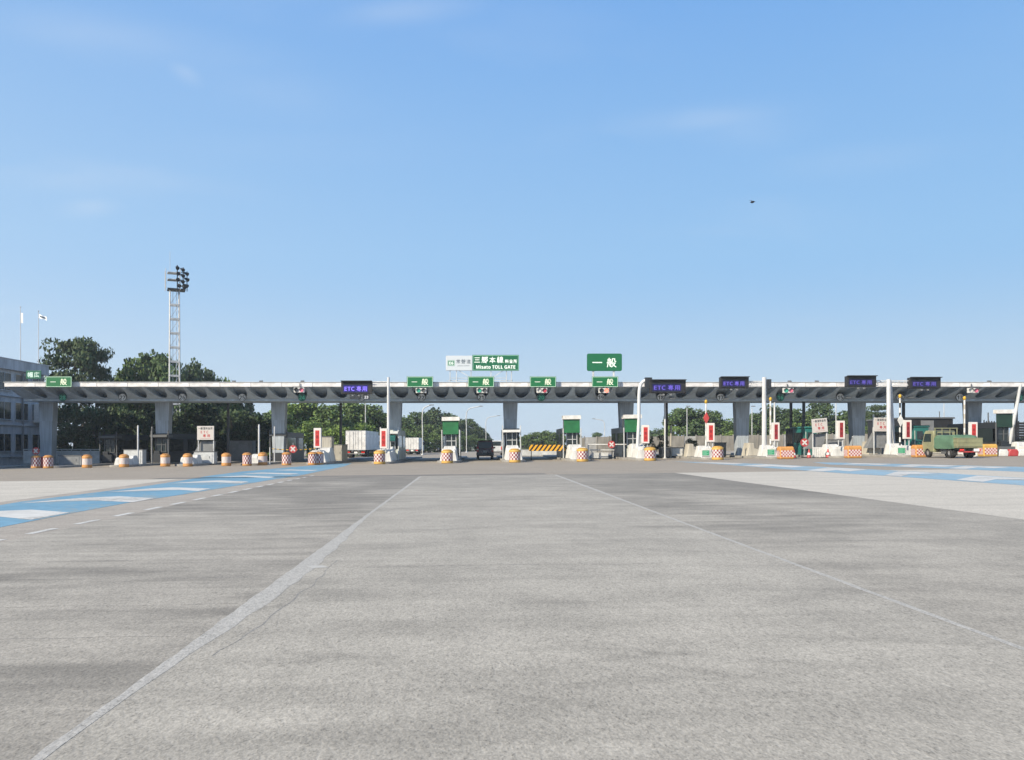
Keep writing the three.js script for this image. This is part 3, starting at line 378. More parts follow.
const truss = (t, c0, c1, cy) => { const a = gp(c0, cy), b = gp(c1, cy), c = gp(c0, cy + 4.6), d = gp(c1, cy + 4.6), g = [beam(a, b, 0.07, 0.07), beam(c, d, 0.07, 0.07)], n = 3; for (let i = 0; i < n; i++) { const u = i / n, v = (i + 1) / n; g.push(beam([mix(a[0], b[0], u), c[1], a[2]], [mix(a[0], b[0], (u + v) / 2), a[1], a[2]], 0.04, 0.04), beam([mix(a[0], b[0], (u + v) / 2), a[1], a[2]], [mix(a[0], b[0], v), c[1], a[2]], 0.04, 0.04)); } part('arm', g, MT.pole, t); };
gantry('thick white mast with lattice arm to the board over lane 17', (t) => { const b = base(765.5); part('mast', [bar(b, gp(765.5, 377), 0.2, 16, 0.17)], MT.pole, t); truss(t, 763, 749, 381); part('control_box', bx(0.36, 0.75, 0.3, gp(770, 388)[0], gp(770, 388)[1], b[2]), MT.dark, t); part('base_plate', bx(0.8, 0.1, 0.8, b[0], b[1], b[2]), MT.galv, t); });
gantry('white A-frame mast with lattice arms between the boards over lanes 15 and 14', (t) => { const b = base(891), c = base(896.5, 11.75); part('leg', bar(b, gp(890.5, 379), 0.2, 16, 0.17), MT.pole, t); part('leg', bar(c, gp(892.5, 381), 0.11, 12, 0.09), MT.pole, t); truss(t, 889, 876, 380.5); truss(t, 892, 910, 380.5); part('base_plate', [bx(0.8, 0.1, 0.8, ...b), bx(0.5, 0.1, 0.5, ...c)], MT.galv, t); });
gantry('white leaning mast behind the dark green booth of lane 12', (t) => { const b = base(1010, 11.6); part('leg', bar(b, gp(1023, 384, 11.8), 0.16, 14, 0.12), MT.pole, t); part('base_plate', bx(0.7, 0.1, 0.7, ...b), MT.galv, t); });

// ================= toll islands and what stands on them =================
const laneWord = (k) => `between lanes ${20 - k + 1} and ${20 - k}`;
const at = (k, s, dx = 0) => [IX(k) + dx, gy(IX(k) + dx) + 0.16, Zs(s)];
const on = (o, k) => { o.rotation.z = Math.atan(FALL); return o; };
const noseOutline = [[0, 0], [4.3, 0], [4.3, 1.16], [3.4, 1.2], [2.9, 1.12], [2.5, 0.86], [1.9, 0.74], [1.1, 0.82], [0.4, 0.98], [0.12, 0.92], [0, 0.7]];
const noseGeo = (() => { const g = ext(noseOutline, 1.25, 0.05).rotateY(Math.PI / 2); const p = g.attributes.position; for (let i = 0; i < p.count; i++) p.setX(i, p.getX(i) * (1.14 - 0.3 * p.getY(i))); g.computeVertexNormals(); return M(g); })();
const slabGeo = (() => { const s = new THREE.Shape(); s.moveTo(-0.95, 0.6); s.absarc(0, 0.6, 0.95, Math.PI, 2 * Math.PI); s.lineTo(0.95, 30); s.lineTo(-0.95, 30); return M(flat(new THREE.ExtrudeGeometry(s, { depth: 0.2, bevelEnabled: true, bevelSize: 0.03, bevelThickness: 0.03, bevelOffset: -0.03, bevelSegments: 2, curveSegments: 12 }).rotateX(-Math.PI / 2).translate(0, -0.07, 0))); })();
const blockGeo = M(ext([[-0.62, 0], [0.55, 0], [0.5, 0.5], [0.08, 0.66], [0.02, 1.1], [-0.36, 1.14], [-0.5, 0.6]], 1.6, 0.04));
const noticeTex = canvasTex(64, 56, (c) => { c.fillStyle = '#2d8a63'; c.fillRect(0, 0, 64, 56); c.fillStyle = '#8fc4ab'; for (let i = 0; i < 4; i++) c.fillRect(7, 8 + i * 12, 50 - (i % 2) * 14, 4); });
const noticeMat = print(noticeTex);
for (let k = -8; k <= 9; k++) {
  const closedSide = k <= -4, t = thing('toll_island', `raised concrete toll island ${({ '-8': 'beside the office railing', '-7': 'under the unlit black booth', '-6': 'under the dark booth by lane 26', '-5': 'under the notice board with stair panel', '-4': 'before the pier by the striped chain', '-3': 'under the tall beige cabinet', '-2': 'at the foot of the slim white mast', '-1': 'under the green booth by lane 22', 0: 'before the central pier', 1: 'under the green booth beside the striped board', 2: 'at the foot of the leaning mast', 3: 'at the red diamond pole', 4: 'at the foot of the thick white mast', 5: 'under the small teal booth', 6: 'at the foot of the A-frame mast', 7: 'under the long teal booth', 8: 'under the dark green booth', 9: 'past the lattice screens' })[k]}`, 'toll island', [IX(k), gy(IX(k)), 0], 0, 'toll islands'); on(t, k);
  const s = setShadow(new THREE.Mesh(slabGeo, MT.island)); s.name = 'kerb_slab'; s.position.set(0, 0, -64.2); t.add(s);
  if ([-7, -8, 9].includes(k)) continue;
  const n = setShadow(new THREE.Mesh(noseGeo, MT.whitePaint)); n.name = 'nose_wall'; n.position.set(0, 0.155, k >= 3 ? -64.9 : -64.6); n.scale.set(closedSide ? 0.8 : 1, closedSide ? 0.62 : k >= 3 ? 0.8 : 1, k >= 3 || closedSide ? 0.5 : 1); t.add(n);
  if (k >= 3 && k !== 5) { part('backing_plate', bx(0.66, 0.52, 0.04, -0.33, 0.27, -64.86), MT.white, t); part2('notice', panel(0.56, 0.42, -0.32, 0.53, -64.835), noticeMat, t); }
  if ([3, 4, 6, 7].includes(k)) { const b = setShadow(new THREE.Mesh(blockGeo, MT.beige)); b.name = 'rear_block'; b.position.set(0, 0.15, -70.6); t.add(b); }
}
// cushion drums
function checker(cols, rows, a, b) { return canvasTex(cols * 24, rows * 24, (c) => { for (let j = 0; j < rows; j++) for (let i = 0; i < cols; i++) { c.fillStyle = (i + j) % 2 ? a : b; c.fillRect(i * 24, j * 24, 24, 24); } }); }
const chk = print(checker(20, 4, '#7a3440', '#c9c2c0'), 0.5), chkBox = print(checker(8, 4, '#9a444a', '#ccc5c0'), 0.5), plainBand = print(canvasTex(256, 64, (c) => { c.fillStyle = '#bdb6b2'; c.fillRect(0, 0, 256, 64); c.fillStyle = '#b9a5a6'; for (let i = 0; i < 16; i++) c.fillRect(i * 16, (i % 2) * 32, 8, 32); }), 0.5);
function lathe(pts, seg = 32) { return flat(new THREE.LatheGeometry(pts.map((p) => new THREE.Vector2(...p)), seg)); }
function drumProto(r, h, body, bandMat, bandLow, bandHigh) {
  const t = new THREE.Group();
  part('body', lathe([[0, 0], [r * 0.97, 0], [r, 0.04], [r * 0.985, bandLow - 0.02], [r * 0.96, bandLow], [r * 0.96, bandHigh], [r * 0.99, bandHigh + 0.02], [r, h - 0.1], [r * 0.95, h - 0.02], [r * 0.8, h], [0, h]]), body, t);
  part2('reflective_band', new THREE.CylinderGeometry(r * 0.968, r * 0.968, bandHigh - bandLow - 0.02, 36, 1, true).translate(0, (bandLow + bandHigh) / 2, 0), bandMat, t);
  part('lid', lathe([[0, h], [r * 0.78, h], [r * 0.74, h + 0.05], [r * 0.4, h + 0.09], [0, h + 0.1]]), body, t);
  return t;
}
const drumA = drumProto(0.46, 1.0, MT.amber, chk, 0.2, 0.82), drumB = drumProto(0.37, 0.94, MT.orange, plainBand, 0.24, 0.74), drumC = drumProto(0.37, 0.94, MT.orange, chk, 0.15, 0.86);
function drum(proto, x, z, label, group, name = 'cushion_drum', ry = 0) { const c = proto.clone(); c.name = numbered(name); c.position.set(x, gy(x), z); c.rotation.y = ry; c.userData = { label, category: 'cushion drum' }; if (group) c.userData.group = group; scene.add(c); return c; }
for (const k of [-2, -1, 0, 1, 2, 3]) drum(drumA, IX(k) - 0.02 + (k < 0 ? -0.15 * k * 0 : 0), Zs(12.78), `amber cushion drum with red and white checks at the island ${laneWord(k)}`, 'checkered drums at the islands', 'cushion_drum', k);
for (const k of [-4, -3, -7]) drum(drumC, k === -4 ? (248 - CX) / 12.7 : k === -3 ? (312 - CX) / 12.8 : (50 - CX) / 12.7, Zs(12.75), `narrow orange drum with a checkered band before the island ${laneWord(k)}`, 'checkered drums at the closed islands', 'cushion_drum', k);
for (const [i, cx] of [88, 121.5, 160, 188.5, 224.5, 259, 287, 318].entries()) drum(cx === 287 || cx === 318 ? drumC : drumB, (cx - CX) / 12.75, Zs(12.78 - 0.12 * (i % 3)), cx >= 287 ? 'orange drum with red and white checks beside the striped chain' : 'orange drum with a wide white band in the row closing off the dark lanes', cx >= 287 ? 'checkered drums by the chain' : 'white banded drums across the closed lanes', 'cushion_drum', i);
drum(drumC, (36 - CX) / 12.6, Zs(12.6), 'dull checkered drum under the round red sign beside the office', undefined, 'cushion_drum', 2);
{ const t = thing('crash_cushion', 'red plastic cushion block wedged between two checkered drums', 'crash cushion', [(43 - CX) / 12.5, gy(-35), Zs(12.5)]); part('body', bx(0.6, 0.85, 0.6), MT.red, t); part('cap', bx(0.5, 0.06, 0.5, 0, 0.852), MT.red, t); }
function boxCushion(k, s, body) {
  const t = thing('crash_cushion', `wide ${body === MT.amber ? 'yellow' : 'orange'} crash cushion with a checkered front at the island ${laneWord(k)}`, 'crash cushion', [IX(k) + 0.05, gy(IX(k)), Zs(s)], 0, 'checkered crash cushions'); on(t, k);
  part('body', flat(new RoundedBoxGeometry(1.12, 0.94, 0.8, 3, 0.1).translate(0, 0.47, 0)), body, t); part2('checkered_face', panel(0.96, 0.5, 0.0, 0.43, 0.405), chkBox, t); part2('checkered_side', panel(0.62, 0.5, -0.565, 0.43, 0, -Math.PI / 2), chkBox, t); part('lid', bx(0.95, 0.06, 0.62, 0, 0.925, 0), body, t);
}
for (const [k, b] of [[4, MT.orange], [5, MT.orange], [6, MT.orange], [7, MT.amber]]) boxCushion(k, 12.75, b);
// upright red and white lane signs
const vert = canvasTex(96, 240, (c) => { c.fillStyle = '#cfc8c4'; c.fillRect(0, 0, 96, 240); c.fillStyle = '#b8342f'; c.fillRect(20, 26, 56, 194); c.strokeStyle = c.fillStyle = '#7a1a1c'; c.font = 'bold 27px sans-serif'; c.textAlign = 'center'; c.fillText('ETC', 48, 66, 50); glyph(c, '専', 26, 84, 44, 48, 0.12); glyph(c, '用', 26, 144, 44, 52, 0.12); });
const vertDark = canvasTex(96, 240, (c) => { c.fillStyle = '#cbc4bf'; c.fillRect(0, 0, 96, 240); c.fillStyle = '#8c2326'; c.fillRect(28, 22, 46, 200); c.strokeStyle = c.fillStyle = '#5e1518'; c.font = 'bold 24px sans-serif'; c.textAlign = 'center'; c.fillText('ETC', 51, 60, 42); glyph(c, '専', 32, 84, 38, 48, 0.12); glyph(c, '用', 32, 144, 38, 52, 0.12); });
const vm = print(vert), vdm = print(vertDark);
for (const [k, cx, y0, y1, dk] of [[-3, 317.3, 428, 448, 0], [-2, 383.5, 428.5, 448.5, 0], [2, 645.7, 425, 443.5, 0], [3, 711, 423, 442, 0], [4, 776, 422.5, 441, 1], [5, 841.3, 420.7, 439, 1], [6, 908, 420, 439, 1], [7, 974, 422, 439.5, 0]]) {
  const s = 12.42, p = P(cx, y1, s), h = (y1 - y0) / s, w = 0.6, t = thing('upright_lane_sign', `upright white sign with a ${dk ? 'dark' : 'bright'} red panel at the island ${laneWord(k)}`, 'sign', [p.x, p.y, p.z], 0, 'upright red and white lane signs');
  part('cabinet', bx(w, h, 0.28, 0, 0, -0.15), MT.white, t); part2('lettering_face', panel(w - 0.03, h - 0.05, 0, h / 2, 0.0), dk ? vdm : vm, t);
  const d = p.y - gy(p.x) - 0.9; for (const e of [-0.16, 0.16]) part('post', bx(0.07, d + 0.04, 0.07, e, -d - 0.02, -0.15), MT.galv, t);
}
// manned booths: white cap, big green panel, counter and glazing below
function booth(k, s, label, o = {}) {
  const g = o.panel || MT.boothGreen, t = thing('toll_booth', label, 'toll booth', at(k, s), 0, 'toll booths'); on(t, k);
  const w = 1.5, L = o.len || 7, cap = o.cap ?? 3.62;
  part('cabin', [bx(w - 0.1, 0.95, L, 0, 0.02, -L / 2), bx(w - 0.1, 0.5, L, 0, 2.15, -L / 2), bx(0.12, 1.3, 0.12, -w / 2 + 0.12, 0.9, -L + 0.1), bx(0.12, 1.3, 0.12, w / 2 - 0.12, 0.9, -L + 0.1), bx(0.1, 1.3, 1.1, -w / 2 + 0.11, 0.9, -L * 0.6), bx(0.1, 1.3, 1.1, w / 2 - 0.11, 0.9, -L * 0.6)], o.body || MT.darkBlue, t);
  const fr = part('window_frame', [bx(0.07, 1.3, 0.07, -0.45, 0.95, 0.03), bx(0.07, 1.3, 0.07, 0.45, 0.95, 0.03), bx(0.07, 1.3, 0.07, 0.06, 0.95, 0.03), bx(1.0, 0.06, 0.07, 0, 1.6, 0.03), bx(1.0, 0.06, 0.07, 0, 0.94, 0.03)], o.body === MT.dark ? MT.darkGrey : MT.galv, t);
  part('pane', [bx(1.0, 1.2, 0.02, 0, 0.98, -0.02)], MT.glass, fr); part('pane', bx(0.02, 1.2, L - 0.6, -w / 2 + 0.08, 0.98, -L / 2), MT.glass, t); part('pane', bx(0.02, 1.2, L - 0.6, w / 2 - 0.08, 0.98, -L / 2), MT.glass, t);
  part('counter', [bx(0.95, 0.75, 0.5, -0.05, 0.02, 0.34), bx(0.5, 0.3, 0.35, -0.2, 0.77, 0.34)], o.body === MT.dark ? MT.dark : MT.pale, t);
  for (const e of [-1, 1]) part('side_post', bx(0.09, o.low ? 2.9 : 2.6, 0.09, e * (w / 2 + 0.02), 0, 0.3), o.body === MT.dark ? MT.darkGrey : MT.galv, t);
  if (!o.low) { part('sign_panel', bx(w - 0.12, cap - 2.45, 0.1, 0, 2.2, 0.24), g, t); part('cap', bx(w + 0.06, 0.34, o.capD || 1.3, 0.02, cap - 0.24, 0.43 - (o.capD || 1.3) / 2), MT.white, t); part('cap_post', [bx(0.08, cap - 2.7, 0.08, -0.6, 2.6, -1), bx(0.08, cap - 2.7, 0.08, 0.6, 2.6, -1)], MT.darkGrey, t); }
  else { part('cap', bx(w + 0.05, 0.22, 1.4, 0, 2.3, -0.1), o.body === MT.dark ? MT.darkGrey : MT.white, t); }
  if (o.awning) part('awning', bx(0.7, 0.4, 0.6, 0.2, 1.75, 0.5, 0, 0.2), MT.teal, t);
  return t;
}
booth(-1, 11.42, 'green panelled toll booth with a white cap between lanes 22 and 21');
booth(1, 11.42, 'green panelled toll booth with a white cap between lanes 20 and 19');
booth(2, 11.42, 'green panelled toll booth partly behind the leaning mast by lane 18');
booth(0, 11.5, 'low toll booth with an open dark window in front of the central pier', { low: true, cap: 2.5 });
booth(-2, 11.5, 'low toll booth with a small green awning behind the slim mast', { low: true, awning: true, body: MT.pale });
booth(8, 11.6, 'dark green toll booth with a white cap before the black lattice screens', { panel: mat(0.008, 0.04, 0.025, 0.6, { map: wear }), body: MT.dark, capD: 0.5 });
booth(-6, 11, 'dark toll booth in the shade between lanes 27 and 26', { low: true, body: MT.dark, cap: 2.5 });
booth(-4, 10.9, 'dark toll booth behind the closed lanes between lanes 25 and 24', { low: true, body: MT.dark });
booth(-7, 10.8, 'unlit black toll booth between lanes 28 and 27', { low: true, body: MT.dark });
function tealBooth(k, s, label, L, w = 1.05) { const t = thing('teal_booth', label, 'toll booth', at(k, s), 0, 'teal toll booths'); on(t, k); part('cabin', bx(w, 2.35, L, 0, 0, -L / 2), MT.teal, t); part('pane', bx(w * 0.4, 0.75, 0.03, -w * 0.12, 1.25, 0.01), MT.glass, t); part('pane', bx(0.03, 0.9, L * 0.6, -w / 2 - 0.01, 1.1, -L / 2), MT.glass, t); part('roof', flat(new RoundedBoxGeometry(w + 0.16, 0.18, L + 0.16, 2, 0.06).translate(0, 2.43, -L / 2)), MT.teal, t); part('door_frame', [bx(0.05, 2.0, 0.05, -w / 2 + 0.03, 0.05, 0.03), bx(0.05, 2.0, 0.05, w / 2 - 0.03, 0.05, 0.03)], MT.pale, t); }
tealBooth(5, 11.35, 'small teal toll booth beside the tilted notice board', 3.2); tealBooth(7, 11.1, 'long teal toll booth behind the olive flatbed truck', 7, 1.3);
// notice boards
const noticeBoard = canvasTex(256, 212, (c) => { c.fillStyle = '#b9b4b0'; c.fillRect(0, 0, 256, 212); c.strokeStyle = '#35383c'; '一般道料金所'.split('').forEach((ch, i) => glyph(c, ch, 14 + i * 38, 14, 34, 40, 0.14)); c.fillStyle = c.strokeStyle = '#a03a3e'; c.font = 'bold 56px sans-serif'; c.textAlign = 'center'; c.fillText('E T C', 112, 112, 150); glyph(c, '専', 86, 124, 52, 48, 0.13); glyph(c, '用', 150, 124, 52, 48, 0.13); c.fillStyle = '#9b6a6a'; c.fillRect(50, 188, 160, 5); });
const nbm = print(noticeBoard, 0.6);
for (const [k, cx, y0, y1, s, w, tilt, lab] of [[-5, 205.5, 426, 440, 11.6, 17, 0, 'white notice board with red lettering above a slanted grey stair panel'], [5, 820.5, 418.5, 432.5, 11.65, 15.5, 0.09, 'tilted weathered notice board beside the small teal booth'], [6, 882, 417.5, 431.5, 11.6, 16, 0, 'white notice board with red lettering beside the A-frame mast']]) {
  const p = P(cx, y1, s), W = w / s, H = (y1 - y0) / s, t = thing('notice_board', lab, 'notice board', [p.x, p.y, p.z]);
  const b = new THREE.Group(); b.name = 'board'; b.rotation.z = tilt; t.add(b); part('backing', bx(W, H, 0.06, 0, 0, -0.04), MT.galv, b); part2('lettering_face', panel(W - 0.04, H - 0.04, 0, H / 2, 0.0), nbm, b);
  const d = p.y - gy(p.x); for (const e of [-0.45, 0.45]) part('post', bx(0.09, d + H * 0.8, 0.09, e * W, -d + 0.05, -0.15), MT.galv, t);
  part('stair_panel', ext([[-W * 0.9, -d + 0.7], [W * 0.3, -d + 0.7], [W * 0.45, -0.1], [-W * 0.35, -0.1]], 0.5).translate(0, 0, -0.6), MT.grey, t);
}
// round red signs with a white cross, on posts, a chain and a bar
function crossSign(name, label, p, r = 0.32) { const t = thing(name, label, 'sign', [p.x, p.y, p.z]); part('disc', new THREE.CylinderGeometry(r, r, 0.04, 28).rotateX(Math.PI / 2), MT.red, t); part('cross', [bx(r * 1.5, r * 0.34, 0.02, 0, -r * 0.17, 0.028, 0, 0, 0).rotateZ(Math.PI / 4), bx(r * 1.5, r * 0.34, 0.02, 0, -r * 0.17, 0.032).rotateZ(-Math.PI / 4)], MT.white, t); return t; }
{ let t = crossSign('round_stop_sign', 'round red sign with a white cross hung on the striped chain', P(293, 449, 12.3)); part('hook', bx(0.03, 0.2, 0.03, 0, 0.3, -0.02), MT.steel, t);
  t = crossSign('round_stop_sign', 'round red sign with a white cross on the white gate bar', P(611.5, 444.5, 11.45)); part('clamp', bx(0.1, 0.12, 0.1, 0, -0.06, -0.07), MT.steel, t);
  for (const [cx, cy, lab] of [[804.5, 442.6, 'round red sign with a white cross before the small teal booth'], [36, 451, 'round red sign with a white cross before the grey office']]) { const p = P(cx, cy, 12.2), t2 = crossSign('round_stop_sign', lab, p, cx > 100 ? 0.34 : 0.3); part('post', bar([0, -(p.y - gy(p.x)), -0.05], [0, 0.1, -0.05], 0.035), MT.steel, t2); part('foot', cyl(0.25, 0.2, 0.08, 0, -(p.y - gy(p.x)) + 0.002, -0.05), MT.rubber, t2); }
}
{ const a = P(270, 448.5, 12.2), b = P(316, 448.5, 12.2), t = thing('striped_chain', 'yellow and black chain strung across the lane beside lane 24', 'chain', [a.x, 0, a.z]); const L = b.x - a.x, n = 20; for (let i = 0; i < n; i++) part(i % 2 ? 'yellow_link' : 'black_link', bar([L * i / n, a.y - 0.12 * Math.sin(Math.PI * i / n), 0], [L * (i + 1) / n, a.y - 0.12 * Math.sin(Math.PI * (i + 1) / n), 0], 0.035, 6), i % 2 ? MT.yellow : MT.dark, t); for (const x of [0, L]) part('post', bar([x, gy(a.x + x), 0], [x, a.y + 0.1, 0], 0.045), MT.galv, t); }
{ const a = P(588, 444.5, 11.4), b = P(631, 444.5, 11.4), t = thing('gate_bar', 'white gate bar closing lane 19', 'barrier', [a.x, 0, a.z - 0.12]); const L = b.x - a.x; part('bar', bar([0, a.y, 0], [L, a.y, 0], 0.05), MT.white, t); part('post', bx(0.16, a.y + 0.1 - gy(b.x), 0.16, L, gy(b.x), 0), MT.galv, t); part('rest', bx(0.1, a.y - gy(a.x) - 0.02, 0.1, 0.05, gy(a.x), -0.1), MT.galv, t); }
{ const a = P(592, 457, 11.2), t = thing('low_barrier', 'low grey railing standing across lane 19', 'barrier', [a.x, gy(a.x), a.z]); part('top_rail', bx(2.2, 0.1, 0.1, 0.9, 0.78, 0), MT.galv, t); part('panel', bx(1.5, 0.5, 0.05, 0.7, 0.1, 0), MT.galv, t); for (const x of [0, 0.9, 1.9]) part('post', bx(0.07, 0.8, 0.07, x, 0, -0.08), MT.galv, t); }
{ // striped board across lane 20
  const a = P(529, 451, 11.45), w = 36 / 11.45, h = 6.2 / 11.45, t = thing('striped_barricade', 'yellow and black striped board closing lane 20', 'barricade', [a.x, a.y, a.z]);
  part2('board', new THREE.BoxGeometry(w, h, 0.05).translate(w / 2, h / 2, 0), print(canvasTex(512, 96, (c) => { c.fillStyle = '#d39a1c'; c.fillRect(0, 0, 512, 96); c.fillStyle = '#1d1a16'; for (let i = -1; i < 9; i++) { c.beginPath(); c.moveTo(i * 64, 96); c.lineTo(i * 64 + 30, 96); c.lineTo(i * 64 + 94, 0); c.lineTo(i * 64 + 64, 0); c.fill(); } }), 0.6), t);
  for (const x of [0.2, w - 0.3]) part('leg', bx(0.08, a.y - gy(a.x + x) + 0.1, 0.08, x, -(a.y - gy(a.x + x)), -0.08), MT.dark, t);
}
// striped marker poles with a red plate on the ETC islands
function markerPole(k, cx, y0, s, plate, lab) {
  const p = P(cx, y0, s), b = gy(p.x), t = thing('striped_marker_pole', lab, 'marker pole', [p.x, b, p.z]), h = p.y - b, n = 12; for (let i = 0; i < n; i++) part('pole_section', cyl(0.07, 0.07, h / n, 0, h * i / n, 0, 10), i % 2 ? MT.white : plate[2], t);
  part('lamp', lathe([[0, 0], [0.11, 0.02], [0.12, 0.2], [0.06, 0.3], [0, 0.32]], 14).translate(0, h, 0), MT.yellow, t); if (plate[0]) part('plate', ext([[0, -0.55], [0.26, 0], [0, 0.5], [-0.26, 0]], 0.04).translate(0, h * plate[0], 0.1), plate[1], t);
}
markerPole(3, 706, 403.5, 12.05, [0.74, MT.red, MT.galv], 'striped pole with a red diamond plate and yellow lamp by lane 17');
markerPole(4, 770.5, 401, 12.05, [0, MT.red, MT.beige], 'beige and white striped pole behind the thick white mast');
markerPole(6, 900, 398, 12.15, [0.62, MT.white, MT.black], 'black and white striped pole beside the A-frame mast');
markerPole(7, 964.5, 400, 12.15, [0, MT.red, MT.beige], 'beige and white banded pole behind the olive flatbed truck');
// bollard poles on the closed islands and elsewhere
for (const [cx, y0, s, r, m, lab] of [[138, 426, 11.9, 0.075, MT.pole, 'plain white pole before the dark booth by lane 26'], [152, 427.5, 11.4, 0.05, MT.grey, 'thin grey pole with a small white top by lane 26'], [259, 425, 12.1, 0.085, MT.pole, 'plain white pole before the pier by lane 25'], [274.5, 427, 11.5, 0.06, MT.pole, 'slim white pole against the pier by lane 24'], [774.5, 403, 11.9, 0.08, MT.pole, 'tall white pole behind the thick mast'], [665, 403, 11.2, 0.09, MT.pole, 'tall white pole in the lane 18 opening'], [671, 426, 11, 0.09, MT.beige, 'short beige pole beside lane 18'], [852.5, 437, 12, 0.06, MT.grey, 'thin grey pole before the pier by lane 15'], [873.5, 415, 11.4, 0.08, MT.pole, 'pale post at the edge of the notice board by lane 14']]) { const p = P(cx, y0, s), b = gy(p.x), t = thing('pole', lab, 'pole', [p.x, b, p.z]); part('shaft', cyl(r, r * 0.9, p.y - b, 0, 0, 0, 12), m, t); part('cap', lathe([[0, 0.06], [r, 0.03], [r * 1.05, 0], [0, -0.01]], 12).translate(0, p.y - b, 0), MT.white, t); part('base_plate', cyl(r * 2.4, r * 2.2, 0.05, 0, 0.0, 0, 12), MT.galv, t); }
// white and red barriers, cones
for (const [i, cx] of [819, 836].entries()) { const p = P(cx, 457, 12.2), t = thing('white_barricade', i ? 'white slatted barricade beside the orange cushion of lane 15' : 'white slatted barricade below the tilted notice board', 'barricade', [p.x, gy(p.x), p.z]); const W = i ? 1.1 : 1.0; for (const y of [0.12, 0.78]) part('rail', bx(W, 0.09, 0.06, 0, y, 0), MT.white, t); for (let j = 0; j < 7; j++) part('slat', bx(0.11, 0.8, 0.04, -W / 2 + 0.07 + j * (W - 0.14) / 6, 0.06, 0.05), MT.white, t); for (const e of [-1, 1]) part('foot', bx(0.1, 0.08, 0.5, e * W * 0.4, 0, -0.05), MT.darkGrey, t); }
function cone(cx, s, lab) { const p = P(cx, 457, s), t = thing('traffic_cone', lab, 'traffic cone', [p.x, gy(p.x), p.z], 0, 'traffic cones'); part('base', bx(0.4, 0.05, 0.4), MT.rubber, t); part('body', lathe([[0.17, 0.05], [0.045, 0.7], [0.03, 0.72], [0, 0.72]], 18), MT.red, t); part('white_band', lathe([[0.137, 0.26], [0.103, 0.44]], 18), MT.white, t); }
for (const [cx, lab] of [[809, 'red traffic cone below the round sign by the teal booth'], [828, 'red traffic cone between two white barricades'], [794, 'red traffic cone beside the orange cushion of lane 16']]) cone(cx, 12.3, lab);
for (let i = 0; i < 4; i++) { const x = (1000 - CX) / 12.7 + i * 0.78, t = thing('plastic_barrier', 'slanted red or white plastic barrier in the row before the dark green booth', 'barrier', [x, gy(x), Zs(12.75)], 0, 'red and white barriers'); const c = i % 2 ? MT.red : MT.white; part('body', ext([[-0.38, 0], [0.36, 0], [0.42, 0.36], [0.3, 0.55], [-0.22, 0.55], [-0.34, 0.36]], 0.4, 0.04), c, t); part('lug', bx(0.1, 0.3, 0.14, 0.34, 0.18, 0), c, t); }
{ const p = P(998, 458, 12.9), t = thing('plastic_barrier', 'white barrier end beside the yellow crash cushion', 'barrier', [p.x - 0.55, gy(p.x), Zs(12.6)], 0); part('body', ext([[-0.38, 0], [0.36, 0], [0.42, 0.36], [0.3, 0.55], [-0.22, 0.55], [-0.34, 0.36]], 0.4, 0.04), MT.white, t); part('lug', bx(0.1, 0.3, 0.14, 0.34, 0.18, 0), MT.white, t); }
// black lattice screens beside the dark booth
for (const [c0, c1, lab] of [[984, 997, 'black lattice screen between the pier and the dark green booth'], [1013, 1042, 'black lattice screen past the dark green booth']]) { const s = 11.2, a = P(c0, 420, s), w = (c1 - c0) / s, h = a.y - gy(a.x) - 0.45, t = thing('lattice_screen', lab, 'screen', [a.x, gy(a.x) + 0.16, a.z]); part('frame', [bx(0.08, h + 0.3, 0.08, 0, 0, 0), bx(0.08, h + 0.3, 0.08, w, 0, 0)], MT.dark, t); for (let i = 0; i < 11; i++) part('slat', bx(w, 0.2, 0.03, w / 2, 0.12 + i * (h / 11), 0.02), MT.black, t); for (let i = 1; i < 5; i++) part('upright', bx(0.1, h + 0.1, 0.03, w * i / 5, 0.1, -0.02), MT.black, t); }
{ const p = P(998, 446, 12.2), t = thing('dark_planter', 'dark box with rusty shrubs before the lattice screen', 'planter', [p.x + 0.6, gy(p.x), p.z]); part('box', bx(1.2, 0.75, 0.7), MT.darkGrey, t); }
// antennas under the canopy
for (const [n, cx, cy] of [[18, 672, 398], [17, 726, 398.5], [15, 848, 397], [14, 910, 397]]) { const p = P(cx, cy, 11.3), t = thing('toll_antenna', `flat white antenna box under the canopy by lane ${n}`, 'antenna', [p.x, p.y, p.z], 0, 'antennas under the canopy'); part('housing', bx(0.45, 0.12, 0.45, 0, -0.1, 0), MT.white, t); part('arm', bar([0, 0, -0.1], [0, 0.35, -0.5], 0.03), MT.darkGrey, t); }
// small floodlights on the roof edge
for (const cx of [236, 263, 304, 787, 814, 985]) { const p = P(cx, 381, 11.4), t = thing('roof_floodlight', 'small dark floodlight on the white roof edge', 'floodlight', [p.x, 6.72, -69.6], 0, 'floodlights on the roof edge'); part('lamp_head', bx(0.3, 0.16, 0.22, 0, 0.12, 0, 0, 0.3), MT.darkGrey, t); part('stem', cyl(0.03, 0.03, 0.14), MT.darkGrey, t); }
